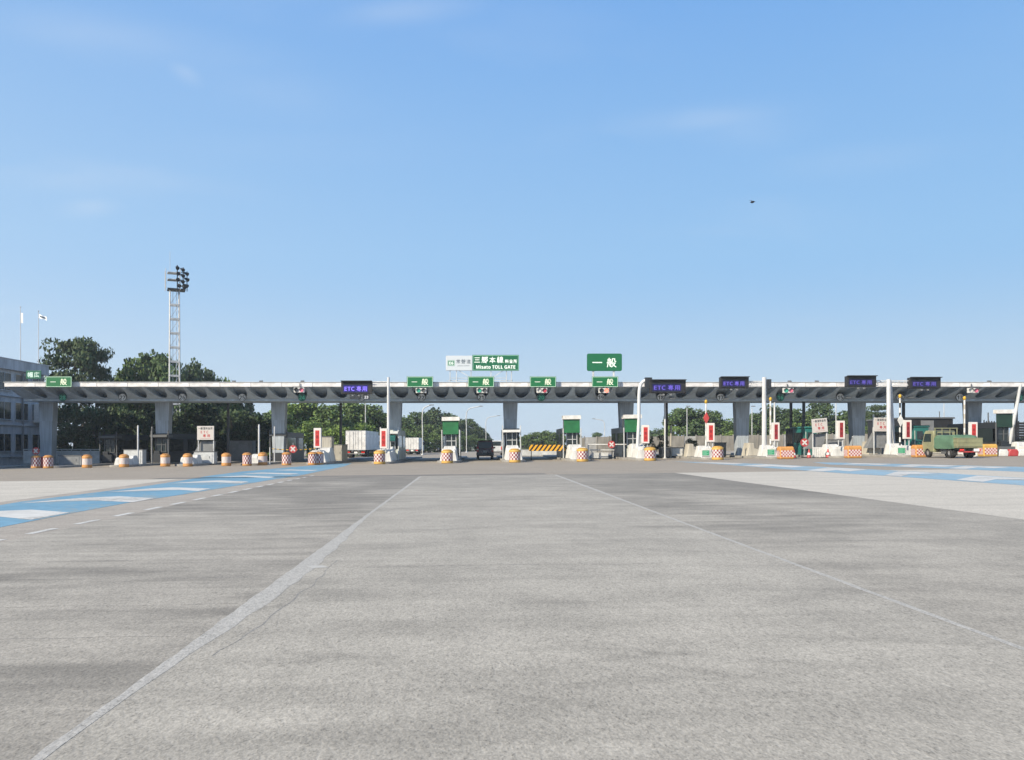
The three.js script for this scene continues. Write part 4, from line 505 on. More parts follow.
// cabinets and low clutter in the lanes beyond
function cabinet(cx, y0, s, w, d, m, lab) { const p = P(cx, y0, s), b = gy(p.x) + 0.12, t = thing('equipment_cabinet', lab, 'cabinet', [p.x, b, p.z]); part('body', bx(w, p.y - b, d, 0, 0, -d / 2), m, t); part('door_panel', bx(w * 0.8, (p.y - b) * 0.8, 0.03, 0, (p.y - b) * 0.08, 0.012), m, t); part('handle', bx(0.03, 0.2, 0.04, w * 0.28, (p.y - b) * 0.45, 0.03), MT.darkGrey, t); part('roof', bx(w + 0.08, 0.06, d + 0.08, 0, p.y - b + 0.001, -d / 2), MT.darkGrey, t); }
cabinet(326, 437, 11.6, 0.95, 1.2, MT.beige, 'tall beige cabinet behind the upright sign of lane 23'); cabinet(337.5, 445, 11.2, 0.8, 3, MT.beige, 'low beige cabinet at the back of the island by lane 23');
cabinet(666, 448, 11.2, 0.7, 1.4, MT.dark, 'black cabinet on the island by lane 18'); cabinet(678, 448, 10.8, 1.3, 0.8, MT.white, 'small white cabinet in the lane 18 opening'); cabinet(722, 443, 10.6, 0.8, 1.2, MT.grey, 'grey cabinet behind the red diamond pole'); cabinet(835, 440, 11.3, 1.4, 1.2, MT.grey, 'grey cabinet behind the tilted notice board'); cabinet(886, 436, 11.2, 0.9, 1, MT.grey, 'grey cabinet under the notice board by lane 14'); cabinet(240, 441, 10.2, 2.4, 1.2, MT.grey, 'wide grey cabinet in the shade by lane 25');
cabinet(133, 450, 11.8, 1.6, 0.8, MT.galv, 'pale cabinet on the island by lane 26'); cabinet(204, 452, 11.9, 1.7, 0.8, MT.galv, 'pale cabinet under the stair panel'); cabinet(70, 456, 12, 1.9, 0.8, MT.grey, 'low grey cabinet by lane 28'); cabinet(790, 429, 11, 0.5, 0.4, MT.black, 'black signal box on the island by lane 16');

// ================= vehicles =================
function wheelPart(t, x, y, z, r, w) { const g = new THREE.Group(); g.name = 'wheel'; g.position.set(x, y, z); t.add(g); part('tyre', lathe([[r * 0.55, -w / 2], [r * 0.92, -w / 2], [r, -w * 0.35], [r, w * 0.35], [r * 0.92, w / 2], [r * 0.55, w / 2]], 28).rotateZ(Math.PI / 2), MT.rubber, g); part('rim', lathe([[0, -w * 0.3], [r * 0.3, -w * 0.32], [r * 0.56, -w * 0.44], [r * 0.56, w * 0.44], [r * 0.3, w * 0.32], [0, w * 0.3]], 20).rotateZ(Math.PI / 2), MT.rim, g); }
function boxTruck(label, x, z, ry, W, H, L, floor) {                        // tail at the origin, driving away
  const t = thing('box_truck', label, 'truck', [x, gy(x), z], ry), bh = H - floor;
  part('cargo_box', flat(new RoundedBoxGeometry(W, bh, L, 2, 0.03).translate(0, floor + bh / 2, -L / 2)), MT.truckWhite, t);
  for (const e of [-1, 1]) { const d = part('rear_door', bx(W / 2 - 0.07, bh - 0.16, 0.04, e * (W / 4 - 0.01), floor + 0.08, 0.015), MT.truckWhite, t); for (const q of [0.12, 0.3]) part('lock_rod', bar([e * W * q, floor + 0.1, 0.055], [e * W * q, H - 0.1, 0.055], 0.018, 6), MT.steel, d); part('hinge', [0.2, 0.5, 0.8].map((u) => bx(0.12, 0.06, 0.03, e * (W / 2 - 0.1), floor + bh * u, 0.04)), MT.steel, d); }
  part('corner_trim', [bx(0.06, bh, 0.06, -W / 2 + 0.02, floor, 0.012), bx(0.06, bh, 0.06, W / 2 - 0.02, floor, 0.012), bx(W, 0.08, 0.06, 0, H - 0.075, 0.014), bx(W, 0.1, 0.06, 0, floor - 0.02, 0.014)], MT.galv, t);
  part('side_rib', Array.from({ length: Math.floor(L / 0.6) }, (_, i) => bx(0.012, bh - 0.3, 0.04, W / 2 + 0.004, floor + 0.15, -0.4 - i * 0.6)), MT.truckWhite, t);
  part('chassis', [bx(0.2, 0.22, L + 1.6, -0.4, floor - 0.27, -L / 2 - 0.7), bx(0.2, 0.22, L + 1.6, 0.4, floor - 0.27, -L / 2 - 0.7)], MT.darkGrey, t);
  part('rear_bumper', bx(W - 0.2, 0.14, 0.1, 0, 0.46, -0.1), MT.grey, t); part('licence_plate', bx(0.42, 0.22, 0.02, 0, 0.56, -0.03), MT.plate, t); part('mud_flap', [bx(0.5, 0.45, 0.02, -W / 2 + 0.36, 0.16, -0.9), bx(0.5, 0.45, 0.02, W / 2 - 0.36, 0.16, -0.9)], MT.rubber, t);
  for (const e of [-1, 1]) part('tail_light', bx(0.42, 0.13, 0.06, e * (W / 2 - 0.32), 0.64, -0.03), MT.tailRed, t);
  const r = floor > 0.9 ? 0.45 : 0.36; for (const e of [-1, 1]) { wheelPart(t, e * (W / 2 - 0.3), r, -1.7, r, 0.5); if (L > 8) wheelPart(t, e * (W / 2 - 0.3), r, -2.8, r, 0.5); wheelPart(t, e * (W / 2 - 0.18), r, -L - 0.7, r, 0.26); }
  part('cab', flat(new RoundedBoxGeometry(W - 0.12, H - 1.0, 1.8, 3, 0.12).translate(0, 0.55 + (H - 1.0) / 2, -L - 1.05)), MT.truckWhite, t); part('windscreen', bx(W - 0.4, 0.8, 0.04, 0, 1.5, -L - 1.95), MT.glass, t); for (const e of [-1, 1]) { part('side_window', bx(0.03, 0.6, 0.9, e * (W / 2 - 0.05), 1.5, -L - 1.2), MT.glass, t); part('mirror', bx(0.2, 0.4, 0.08, e * (W / 2 + 0.08), 1.6, -L - 1.7), MT.dark, t); }
  return t;
}
boxTruck('long white box truck with closed rear doors beyond the lane 23 opening', -15.5, Zs(8.15), -0.02, 2.45, 3.35, 10.5, 0.98);
boxTruck('short white box truck driving away beyond lane 22', -11.1, Zs(6.3), -0.06, 2.1, 2.7, 5, 0.85);
{ // dark four-wheel-drive seen from behind
  const t = thing('dark_red_suv', 'dark red four-wheel-drive car leaving lane 21', 'car', [0.3, gy(0.3), Zs(10.3)]);
  const side = [[0, 0.32], [4.3, 0.35], [4.32, 0.85], [4.1, 1.02], [3.1, 1.12], [2.55, 1.72], [2.3, 1.8], [0.3, 1.84], [0.12, 1.74], [0.02, 1.05], [-0.04, 0.6]];
  const b = ext(side, 1.66, 0.05).rotateY(Math.PI / 2), p = b.attributes.position; for (let i = 0; i < p.count; i++) { const y = p.getY(i); if (y > 1.02) p.setX(i, p.getX(i) * (1 - 0.14 * (y - 1.02) / 0.8)); } b.computeVertexNormals(); part('body', b, MT.suv, t);
  part('rear_window', bx(1.24, 0.56, 0.03, 0, 1.1, 0.005, 0, -0.13), MT.glass, t); part('tailgate_line', bx(1.34, 0.02, 0.02, 0, 0.98, 0.03), MT.black, t);
  for (const e of [-1, 1]) { part('side_window', bx(0.03, 0.5, 2.1, e * 0.765, 1.1, -1.5, 0, 0, e * 0.14), MT.glass, t); part('tail_light', bx(0.2, 0.5, 0.07, e * 0.72, 0.72, 0.02), MT.tailRed, t); part('reflector', bx(0.16, 0.14, 0.074, e * 0.72, 0.9, 0.024), MT.lamp, t); part('mirror', bx(0.18, 0.16, 0.12, e * 0.95, 1.05, -2.7), MT.suv, t); wheelPart(t, e * 0.7, 0.36, -0.75, 0.36, 0.24); wheelPart(t, e * 0.7, 0.36, -3.4, 0.36, 0.24); }
  part('rear_bumper', bx(1.7, 0.22, 0.16, 0, 0.4, 0.06), MT.grey, t); part('licence_plate', bx(0.36, 0.18, 0.02, 0, 0.66, 0.045), MT.plate, t); part('roof_rail', [bx(0.04, 0.05, 1.8, -0.6, 1.85, -1.3), bx(0.04, 0.05, 1.8, 0.6, 1.85, -1.3)], MT.darkGrey, t);
}
{ // pale van far up the road
  const p = P(496, 455, 7.6), t = thing('grey_van', 'pale grey van far beyond lane 21', 'van', [p.x, gy(p.x), p.z], -0.03); part('body', flat(new RoundedBoxGeometry(1.7, 1.65, 4.4, 3, 0.12).translate(0, 1.15, -2.2)), MT.galv, t); part('rear_window', bx(1.3, 0.55, 0.03, 0, 1.28, 0.01), MT.glass, t); part('rear_bumper', bx(1.66, 0.2, 0.12, 0, 0.38, 0.02), MT.grey, t); for (const e of [-1, 1]) { part('tail_light', bx(0.14, 0.4, 0.05, e * 0.74, 0.75, 0.01), MT.tailRed, t); wheelPart(t, e * 0.68, 0.31, -0.8, 0.31, 0.2); wheelPart(t, e * 0.68, 0.31, -3.5, 0.31, 0.2); part('side_window', bx(0.03, 0.5, 2.6, e * 0.85, 1.28, -2.1), MT.glass, t); }
}
{ // olive flatbed truck, tail at the origin
  const X = 35.1, t = thing('flatbed_truck', 'olive flatbed truck with a green load stopped before lane 13', 'truck', [X, gy(X), -57.5], 0.0), W = 1.78;
  part('chassis', [bx(0.16, 0.2, 4.5, -0.35, 0.48, -2.4), bx(0.16, 0.2, 4.5, 0.35, 0.48, -2.4), bx(0.5, 0.4, 0.8, -0.5, 0.3, -2.0)], MT.darkGrey, t);
  part('bed_floor', bx(W, 0.1, 3.1, 0, 0.76, -1.56), MT.olive, t);
  const gate = (name, w, z, x, side) => { const g = part(name, side ? bx(0.05, 0.62, w, x, 0.86, z) : bx(w, 0.66, 0.05, x, 0.82, z), MT.olive, t); part('gate_rib', side ? [0.0, 0.28, 0.56].map((q) => bx(0.03, 0.05, w, x + Math.sign(x) * 0.035, 0.87 + q, z)) : [0.02, 0.3, 0.58].map((q) => bx(w, 0.05, 0.03, x, 0.83 + q, z + Math.sign(z + 1.5) * 0.035)), MT.olive, g); return g; };
  gate('tailgate', W, -0.02, 0); gate('side_gate', 3.02, -1.58, -W / 2 + 0.03, true); gate('side_gate', 3.02, -1.58, W / 2 - 0.03, true);
  part('headboard', [bx(W, 0.9, 0.06, 0, 0.82, -3.1), bx(0.06, 1.45, 0.06, -W / 2 + 0.06, 0.82, -3.02), bx(0.06, 1.45, 0.06, W / 2 - 0.06, 0.82, -3.02), bx(W, 0.06, 0.06, 0, 2.2, -3.02), bx(0.05, 1.3, 0.05, -0.3, 0.9, -3.02), bx(0.05, 1.3, 0.05, 0.3, 0.9, -3.02)], MT.olive, t);
  const cb = ext([[3.2, 0.42], [4.72, 0.42], [4.78, 1.1], [4.5, 1.95], [4.35, 2.06], [3.3, 2.06], [3.2, 1.95]], W - 0.1, 0.06).rotateY(Math.PI / 2); part('cab', cb, MT.olive, t);
  part('rear_window', bx(1.1, 0.45, 0.03, 0, 1.42, -3.185), MT.glass, t); part('windscreen', bx(1.45, 0.72, 0.03, 0, 1.15, -4.72, 0, -0.3), MT.glass, t);
  for (const e of [-1, 1]) { const d = part('door', bx(0.03, 1.1, 1.05, e * (W / 2 - 0.045), 0.6, -3.95), MT.olive, t); part('side_window', ext([[3.5, 1.2], [4.56, 1.2], [4.34, 1.82], [3.5, 1.82]], 0.03, 0.004).rotateY(Math.PI / 2).translate(e * (W / 2 - 0.035), 0, 0), MT.glass, t); part('mirror', bx(0.14, 0.3, 0.08, e * (W / 2 + 0.12), 1.35, -4.6), MT.dark, t); part('tail_light', bx(0.3, 0.12, 0.05, e * 0.6, 0.55, -0.02), MT.tailRed, t); wheelPart(t, e * (W / 2 - 0.14), 0.36, -4.0, 0.36, 0.22); wheelPart(t, e * (W / 2 - 0.24), 0.36, -1.25, 0.36, 0.4); part('mud_flap', bx(0.36, 0.36, 0.02, e * (W / 2 - 0.24), 0.2, -0.75), MT.rubber, t); }
  part('licence_plate', bx(0.4, 0.2, 0.02, 0.45, 0.5, 0.0), MT.plate, t); part('rear_bar', bx(W - 0.2, 0.1, 0.08, 0, 0.42, -0.1), MT.red, t);
  const l = thing('tarpaulin_load', 'green tarpaulin bundle on the bed of the olive truck', 'tarpaulin', [X, gy(X), -57.5], 0.0), g = new THREE.SphereGeometry(1, 28, 16), p = g.attributes.position; for (let i = 0; i < p.count; i++) { const x = p.getX(i), y = p.getY(i), z = p.getZ(i), s = (v, e) => Math.sign(v) * Math.pow(Math.abs(v), e), w = 1 + 0.08 * n3(x * 2.4, y * 2.4, z * 2.4); p.setXYZ(i, s(x, 0.25) * 0.93 * w, Math.max(-0.32, 0.1 + s(y, 0.35) * 0.6 * w), s(z, 0.25) * 1.3 * w); } g.computeVertexNormals(); g.translate(-0.06, 1.0, -1.72); part('cover', g, MT.tarp, l);
}
// ================= office, flags, tower, walls, lamps =================
{
  const X1 = -46, X0 = -74, Z0 = -54.5, Z1 = -84, H = 9.7, yb = gy(-46) - 0.2, t = thing('office_building', 'grey flat-roofed office with window bands beside the canopy', 'building', [0, 0, 0]);
  part('wall', bx(X1 - X0, H - 0.9 - yb, Z0 - Z1, (X0 + X1) / 2, yb, (Z0 + Z1) / 2), MT.wall, t);
  const rf = part('roof', bx(X1 - X0 + 0.7, 1.0, Z0 - Z1 + 0.7, (X0 + X1) / 2, H - 1.0, (Z0 + Z1) / 2), MT.wall, t); part('coping', bx(X1 - X0 + 0.8, 0.08, Z0 - Z1 + 0.8, (X0 + X1) / 2, H, (Z0 + Z1) / 2), MT.galv, rf);
  for (const y of [0.8, 3.9, 6.7]) { for (let i = 0; i < 10; i++) { const z = Z0 - 1.8 - i * 2.95, w = part('window', [bx(0.08, 1.7, 0.07, X1 + 0.03, y, z - 1.1), bx(0.08, 1.7, 0.07, X1 + 0.03, y, z + 1.1), bx(0.08, 1.7, 0.05, X1 + 0.03, y, z), bx(0.08, 0.07, 2.2, X1 + 0.03, y + 1.65, z), bx(0.16, 0.08, 2.34, X1 + 0.05, y - 0.08, z)], MT.steel, t); part('pane', [bx(0.03, 1.62, 1.04, X1 + 0.02, y + 0.03, z - 0.54)], MT.glass, w); part('pane', [bx(0.03, 1.62, 1.04, X1 + 0.02, y + 0.03, z + 0.54)], MT.glass, w); } part('string_course', bx(0.14, 0.16, Z0 - Z1, X1 + 0.07, y - 0.6, (Z0 + Z1) / 2), MT.wall, t); }
  part('downpipe', bar([X1 + 0.12, 0, -80], [X1 + 0.12, 8.6, -80], 0.07), MT.grey, t); part('air_unit', bx(0.9, 1.9, 1.3, X1 + 0.5, 3.7, -82.6), MT.white, t);
}
{ const r = rng(5); for (const [cx, ytop, s, lab, fl] of [[20.5, 307, 9.2, 'white flagpole with a furled white flag on the office roof', 0], [38.5, 311, 9.15, 'white flagpole with a small flag blowing on the office roof', 1]]) { const p = P(cx, ytop, s), t = thing('flagpole', lab, 'flagpole', [p.x, 9.6, p.z]), h = p.y - 9.6; part('pole', cyl(0.05, 0.03, h, 0, 0, 0, 10), MT.pole, t); part('finial', new THREE.SphereGeometry(0.07, 10, 8).translate(0, h, 0), MT.steel, t); part('base_plate', cyl(0.2, 0.18, 0.1, 0, 0, 0), MT.galv, t);
  const f = new THREE.PlaneGeometry(fl ? 0.8 : 0.24, fl ? 0.42 : 1.1, 12, 6), q = f.attributes.position; for (let i = 0; i < q.count; i++) { const x = q.getX(i) + (fl ? 0.4 : 0.12), y = q.getY(i); q.setXYZ(i, x, y - (fl ? 0.35 * x : 0), 0.12 * Math.sin(x * 7 + y * 2) * Math.min(1, x * 2)); } f.computeVertexNormals(); f.translate(0.05, h - (fl ? 0.55 : 1.2), 0); part2('flag', f, fl ? print(canvasTex(64, 32, (c) => { c.fillStyle = '#dfe3e6'; c.fillRect(0, 0, 64, 32); c.fillStyle = '#4a5660'; c.fillRect(8, 10, 46, 12); }), 0.9) : MT.white, t); } }
{ // floodlight tower
  const s = 8.4, b = P(174.5, 460, s), yb = gy(b.x), H = (CY - 291) / s + EYE - yb, t = thing('floodlight_tower', 'tall steel lattice tower with a cluster of floodlights behind the canopy', 'tower', [b.x, yb, b.z], 0.42); const c = 0.62;
  for (const [ex, ez] of [[-1, -1], [1, -1], [1, 1], [-1, 1]]) part('leg', beam([ex * c, 0, ez * c], [ex * c * 0.82, H, ez * c * 0.82], 0.1, 0.1), MT.steel, t);
  for (let i = 1; i < 12; i++) { const y = i * H / 12, q = c * (1 - 0.18 * i / 12); part('ring', [beam([-q, y, q], [q, y, q], 0.11, 0.16), beam([-q, y, -q], [q, y, -q], 0.11, 0.16), beam([q, y, -q], [q, y, q], 0.11, 0.16), beam([-q, y, -q], [-q, y, q], 0.11, 0.16)], MT.galv, t); part('brace', [beam([-q, y, q], [q, Math.min(H, y + H / 12), q], 0.045, 0.045), beam([q, y, q], [q, Math.min(H, y + H / 12), -q], 0.045, 0.045)], MT.steel, t); }
  part('ladder', [bar([0.2, 0, c * 0.7], [0.2, H, c * 0.7], 0.03, 6), bar([-0.2, 0, c * 0.7], [-0.2, H, c * 0.7], 0.03, 6)], MT.galv, t);
  const up = H + 0.05; part('lower_platform', bx(2.0, 0.16, 1.6, 0.2, up, 0), MT.dark, t); for (const y of [1.3, 2.2]) part('upper_platform', bx(1.3, 0.1, 1.2, -0.15, up + y * 0.9, 0.1), MT.galv, t);
  part('railing', [[-1, -1], [-1, 1], [1, 1], [1, -1]].map(([ex, ez]) => bar([ex * 0.8 - 0.2, up, ez * 0.85], [ex * 0.8 - 0.2, up + 2.4, ez * 0.85], 0.04, 6)), MT.galv, t); part('lightning_rod', bar([-0.5, up + 2.3, 0], [-0.5, up + 4.6, 0], 0.02, 5), MT.galv, t);
  const lampG = M([cyl(0.14, 0.23, 0.32, 0, 0, 0, 14), cyl(0.13, 0.13, 0.2, 0, -0.2, 0, 10)].map((g) => g.rotateX(Math.PI / 2 + 0.45))); for (const [lx, ly, lz, a] of [[0.3, 3.0, 0.4, 0.2], [0.95, 2.85, 0.2, 0.5], [1.45, 2.4, 0, 0.9], [0.4, 2.2, 0.7, 0.1], [0.95, 2.0, 0.5, 0.5], [1.5, 1.6, 0.2, 0.9], [0.35, 1.4, 0.8, 0.1], [0.9, 1.2, 0.6, 0.5], [1.4, 0.75, 0.3, 0.9], [0.5, 0.6, 0.8, 0.2], [1.1, 0.5, 0.5, 0.6]]) { const m = setShadow(new THREE.Mesh(lampG, MT.dark)); m.name = 'floodlight'; m.position.set(lx * 0.86, up + ly * 0.9, lz); m.rotation.y = a; t.add(m); }
  part('lamp_rack', [bar([0.3, up, 0.3], [0.3, up + 3, 0.3], 0.06), bar([0.95, up, 0.2], [0.95, up + 2.8, 0.2], 0.06), bar([1.4, up, 0.05], [1.4, up + 2.4, 0], 0.05), beam([0.2, up + 2.2, 0.25], [1.5, up + 2.2, 0.05], 0.06, 0.06), beam([0.2, up + 1.2, 0.25], [1.5, up + 1.2, 0.05], 0.06, 0.06)], MT.dark, t);
}
function streetLamp(cx, ytop, s, arm, lab) { const p = P(cx, ytop, s), b = gy(p.x), h = p.y - b, t = thing('street_lamp', lab, 'street lamp', [p.x, b, p.z], 0, 'street lamps beyond the gate'); part('mast', arm ? tube([[0, 0, 0], [0, h * 0.5, 0], [0, h * 0.86, 0], [arm * 0.15, h * 0.97, 0], [arm, h * 1.04, 0]], 0.085, 28, 8) : bar([0, 0, 0], [0, h, 0], 0.1, 8, 0.06), MT.galv, t); part('lamp_head', flat(new RoundedBoxGeometry(0.7, 0.14, 0.3, 2, 0.05).translate(arm + Math.sign(arm || 1) * 0.2, h * 1.04 + 0.02, 0)), MT.grey, t); part('base_plate', cyl(0.25, 0.2, 0.15, 0, 0, 0), MT.galv, t); }
for (const [cx, y, s, arm, lab] of [[422.5, 407, 6.5, 1.2, 'street lamp beyond the short white box truck'], [466.5, 408, 5.2, 2.6, 'street lamp with a long arm before the bank of trees'], [486, 417, 4, 3, 'street lamp with a long arm behind the dark red car'], [604.5, 420, 4.2, -2.4, 'street lamp with its arm over the noise wall'], [365.5, 401, 7, 0, 'plain lamp mast behind the long white box truck'], [687, 408, 6, 0, 'plain lamp mast before the trees by lane 17'], [752, 408, 6, 0, 'plain lamp mast beside the pier by lane 16'], [836, 400, 6.5, 0, 'plain lamp mast behind the tilted notice board'], [944, 402, 6, 0, 'plain lamp mast over the black shed']]) streetLamp(cx, y, s, arm, lab);
{ // noise wall of separate posts and panels
  const t = thing('noise_wall', 'pale grey noise wall of upright panels beyond the right hand lanes'.replace('right hand ', 'ETC '), 'wall'), z = -128, s = FOC / 128; let i = 0; for (let cx = 572; cx < 910; cx += 12.4, i++) { const x = (cx - CX) / s, g = gy(x); part('panel', bx(1.84, 2.5 + 0.04 * (i % 3), 0.1, x + 0.99, g - 0.1, z), i % 4 === 1 ? MT.concrete : MT.fence, t); part('post', bx(0.16, 2.7, 0.2, x, g - 0.1, z + 0.02), MT.fence, t); }
}
{ const s = 8.6, x0 = (905 - CX) / s, x1 = (953 - CX) / s, g = gy(52), t = thing('black_shed', 'black flat-roofed shed with a grey shutter behind the olive truck', 'building', [(x0 + x1) / 2, g, Zs(s)]); part('wall', bx(x1 - x0, 3.8, 9, 0, 0, -4.5), MT.black, t); part('roof', bx(x1 - x0 + 0.3, 0.18, 9.3, 0, 3.802, -4.5), MT.darkGrey, t); part('shutter', bx(1.5, 1.6, 0.06, -0.2, 2.0, 0.02), MT.grey, t); part('flue', bar([1.8, 3.9, -1], [1.8, 4.7, -1], 0.05), MT.darkGrey, t); }
{ const t = thing('guardrail', 'galvanised guardrail along the road beyond lanes 22 and 21', 'guardrail'); for (let i = 0; i < 22; i++) { const z = -112 - i * 4, x = -5.2 + 0.0009 * (i * 4) ** 2 * -1; part('rail', beam([x, gy(x) + 0.62, z], [-5.2 - 0.0009 * ((i + 1) * 4) ** 2, gy(x) + 0.62, z - 4], 0.08, 0.32), MT.galv, t); part('post', bx(0.12, 0.7, 0.12, x - 0.1, gy(x) - 0.05, z), MT.galv, t); } }
{ const t = thing('railing_fence', 'pale railing before the office wall', 'fence', [-40.2, 0, -75.4]); for (let i = 0; i < 9; i++) part('post', bx(0.06, 1.5, 0.06, -3 + i * 0.9, gy(-40), 0), MT.galv, t); part('top_rail', bx(7.3, 0.07, 0.07, 0.6, gy(-40) + 1.45, 0), MT.galv, t); for (let i = 0; i < 8; i++) part('mesh_panel', bx(0.8, 1.2, 0.02, -2.55 + i * 0.9, gy(-40) + 0.15, 0), MT.galv, t); }
{ const t = thing('lane_wall', 'low white concrete wall across the road beyond lane 20', 'wall', [6.5, gy(6.5), -96]); part('body', ext([[-3.4, 0], [3.4, 0], [3.3, 0.75], [-3.3, 0.75]], 0.35, 0.04), MT.galv, t); part('coping', bx(6.7, 0.06, 0.42, 0, 0.752, 0), MT.concrete, t); }
// ================= trees =================
const leafMat = (r, g, b) => new THREE.MeshStandardMaterial({ color: new THREE.Color().setRGB(r, g, b), vertexColors: true, roughness: 0.75, side: THREE.DoubleSide });
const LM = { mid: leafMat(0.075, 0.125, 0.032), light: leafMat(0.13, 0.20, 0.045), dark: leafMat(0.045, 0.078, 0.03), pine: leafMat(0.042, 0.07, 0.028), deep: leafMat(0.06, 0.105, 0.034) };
function crownGeo(seed, kind) {                                             // unit crown: height 1, radius about 0.42
  const r = rng(seed), pos = [], col = [], nor = [], clumps = [];
  const nC = kind === 'shrub' ? 26 : kind === 'pine' ? 80 : 62, leaf = kind === 'pine' ? 0.022 : 0.026;
  for (let i = 0; i < nC; i++) { let x, y, z, q; if (kind === 'pine') { const lay = Math.floor(r() * 5), a = r() * 6.283, d = Math.sqrt(r()) * (0.50 - 0.05 * lay) * (0.55 + 0.45 * r()); x = Math.cos(a) * d; z = Math.sin(a) * d; y = 0.36 + lay * 0.135 + 0.05 * r(); q = 0.085 + 0.06 * r(); } else { const lo = kind === 'shrub' ? 0.0 : 0.16; y = lo + (1 - lo) * Math.pow(r(), 0.8); const u = (y - lo) / (1 - lo), prof = kind === 'poplar' ? 0.24 * Math.pow(Math.sin(Math.PI * Math.min(1, u * 0.85 + 0.14)), 0.7) : 0.40 * Math.sqrt(Math.max(0.02, 1 - Math.pow((u - 0.42) / 0.62, 2))), a = r() * 6.283, d = prof * Math.sqrt(r()) * (0.75 + 0.35 * r()); x = Math.cos(a) * d; z = Math.sin(a) * d; q = 0.085 + 0.075 * r(); } clumps.push([x, y, z, q, 0.75 + 0.5 * r()]); }
  const v = new THREE.Vector3(), a = new THREE.Vector3(), b = new THREE.Vector3(), n = new THREE.Vector3();
  for (const [x, y, z, q, tone] of clumps) { const m = kind === 'pine' ? 85 : 80; for (let i = 0; i < m; i++) {
    v.set(r() * 2 - 1, r() * 2 - 1, r() * 2 - 1).normalize(); const rad = q * (0.55 + 0.5 * r()), fl = kind === 'pine' ? 0.45 : 0.85, cx = x + v.x * rad, cy = Math.max(0.004, y + v.y * rad * fl), cz = z + v.z * rad;
    a.set(r() - 0.5, r() - 0.5, r() - 0.5).normalize(); b.set(r() - 0.5, r() - 0.5, r() - 0.5).cross(a).normalize(); const s = leaf * (0.6 + 0.8 * r()), s2 = s * (kind === 'pine' ? 0.45 : 0.75), k = tone * (0.75 + 0.5 * r());
    const P4 = [[-1, 0], [0, -1], [1, 0], [0, 1]].map(([e, f]) => [cx + a.x * s * e + b.x * s2 * f, cy + a.y * s * e + b.y * s2 * f, cz + a.z * s * e + b.z * s2 * f]);
    n.crossVectors(a, b); for (const t of [[0, 1, 2], [0, 2, 3]]) for (const j of t) { pos.push(...P4[j]); nor.push(n.x, n.y, n.z); col.push(k * (1 + 0.15 * (r() - 0.5)), k, k * 0.9); }
  } }
  let my = 0; for (let i = 1; i < pos.length; i += 3) my = Math.max(my, pos[i]); for (let i = 1; i < pos.length; i += 3) pos[i] /= my; for (const c of clumps) c[1] /= my;
  const g = new THREE.BufferGeometry(); g.setAttribute('position', new THREE.Float32BufferAttribute(pos, 3)); g.setAttribute('normal', new THREE.Float32BufferAttribute(nor, 3)); g.setAttribute('color', new THREE.Float32BufferAttribute(col, 3));
  const limbs = []; if (kind !== 'shrub') { limbs.push(bar([0, -0.02, 0], [0.01, 0.45, 0], 0.03, 8, 0.018), bar([0.01, 0.44, 0], [0.0, 0.86, 0.01], 0.018, 6, 0.006)); for (let i = 0; i < 9; i++) { const c = clumps[Math.floor(r() * nC)], y0 = clamp(c[1] - 0.16, 0.15, 0.7); limbs.push(bar([0.005, y0, 0], [c[0], c[1], c[2]], 0.011, 5, 0.004)); } } else for (let i = 0; i < 5; i++) { const c = clumps[i]; limbs.push(bar([c[0] * 0.1, -0.02, c[2] * 0.1], [c[0] * 0.8, c[1], c[2] * 0.8], 0.014, 5, 0.006)); }
  return [g, M(limbs)];
}
const CG = {}; for (const [kind, n] of [['broad', 4], ['pine', 3], ['poplar', 2], ['shrub', 3]]) CG[kind] = Array.from({ length: n }, (_, i) => crownGeo(100 + i * 7 + kind.length * 31, kind));
let treeN = 0;
function tree(kind, leaf, cx, ytop, s, widthPx, label, group, name = kind === 'shrub' ? 'shrub' : kind === 'pine' ? 'pine_tree' : 'tree') {
  const p = P(cx, ytop, s), b = gy(p.x) - 0.05, h = p.y - b, i = treeN++, [g, tr] = CG[kind][i % CG[kind].length], t = thing(name, label, name === 'shrub' ? 'shrub' : 'tree', [p.x, b, p.z], (i * 2.399) % 6.283, group), w = widthPx / s / (kind === 'poplar' ? 0.46 : kind === 'pine' ? 0.94 : 0.74);
  const T = setShadow(new THREE.Mesh(tr, MT.bark)); T.name = kind === 'shrub' ? 'stems' : 'trunk'; T.scale.set(w, h, w); t.add(T); const TONE = { mid: 'mid green', light: 'light green', dark: 'dark green', deep: 'deep green' }; if (kind === 'broad' || kind === 'poplar') t.userData.label = label.replace(/^(tall dense|leafy green|round dark|small distant|broad)/, (m) => ({ 'tall dense': 'tall ', 'leafy green': 'leafy ', 'round dark': 'round ', 'small distant': 'small distant ', broad: 'broad ' })[m] + (TONE[leaf] || '')); const C = setShadow(new THREE.Mesh(g, LM[leaf])); C.name = 'crown'; C.scale.set(w, h, w); t.add(C); return t;
}
// tall trees by the office and the floodlight tower
tree('pine', 'pine', 75, 334, 8.2, 78, 'large dark pine spreading above the canopy beside the office', undefined);
tree('pine', 'pine', 96, 345, 8.0, 44, 'smaller dark pine leaning against the large pine', undefined);
for (const [cx, y, s, w, l] of [[132, 356, 7.6, 34, 'mid'], [150, 349, 7.4, 38, 'deep'], [166, 352, 7.8, 34, 'deep'], [190, 357, 7.5, 36, 'dark'], [207, 367, 7.3, 32, 'dark'], [224, 375, 7.2, 34, 'mid'], [240, 382, 7.0, 30, 'dark'], [116, 378, 7.6, 26, 'dark']]) tree(cx === 150 ? 'poplar' : 'broad', l, cx, y, s, w, 'tall dense tree in the row behind the floodlight tower', 'trees behind the floodlight tower');
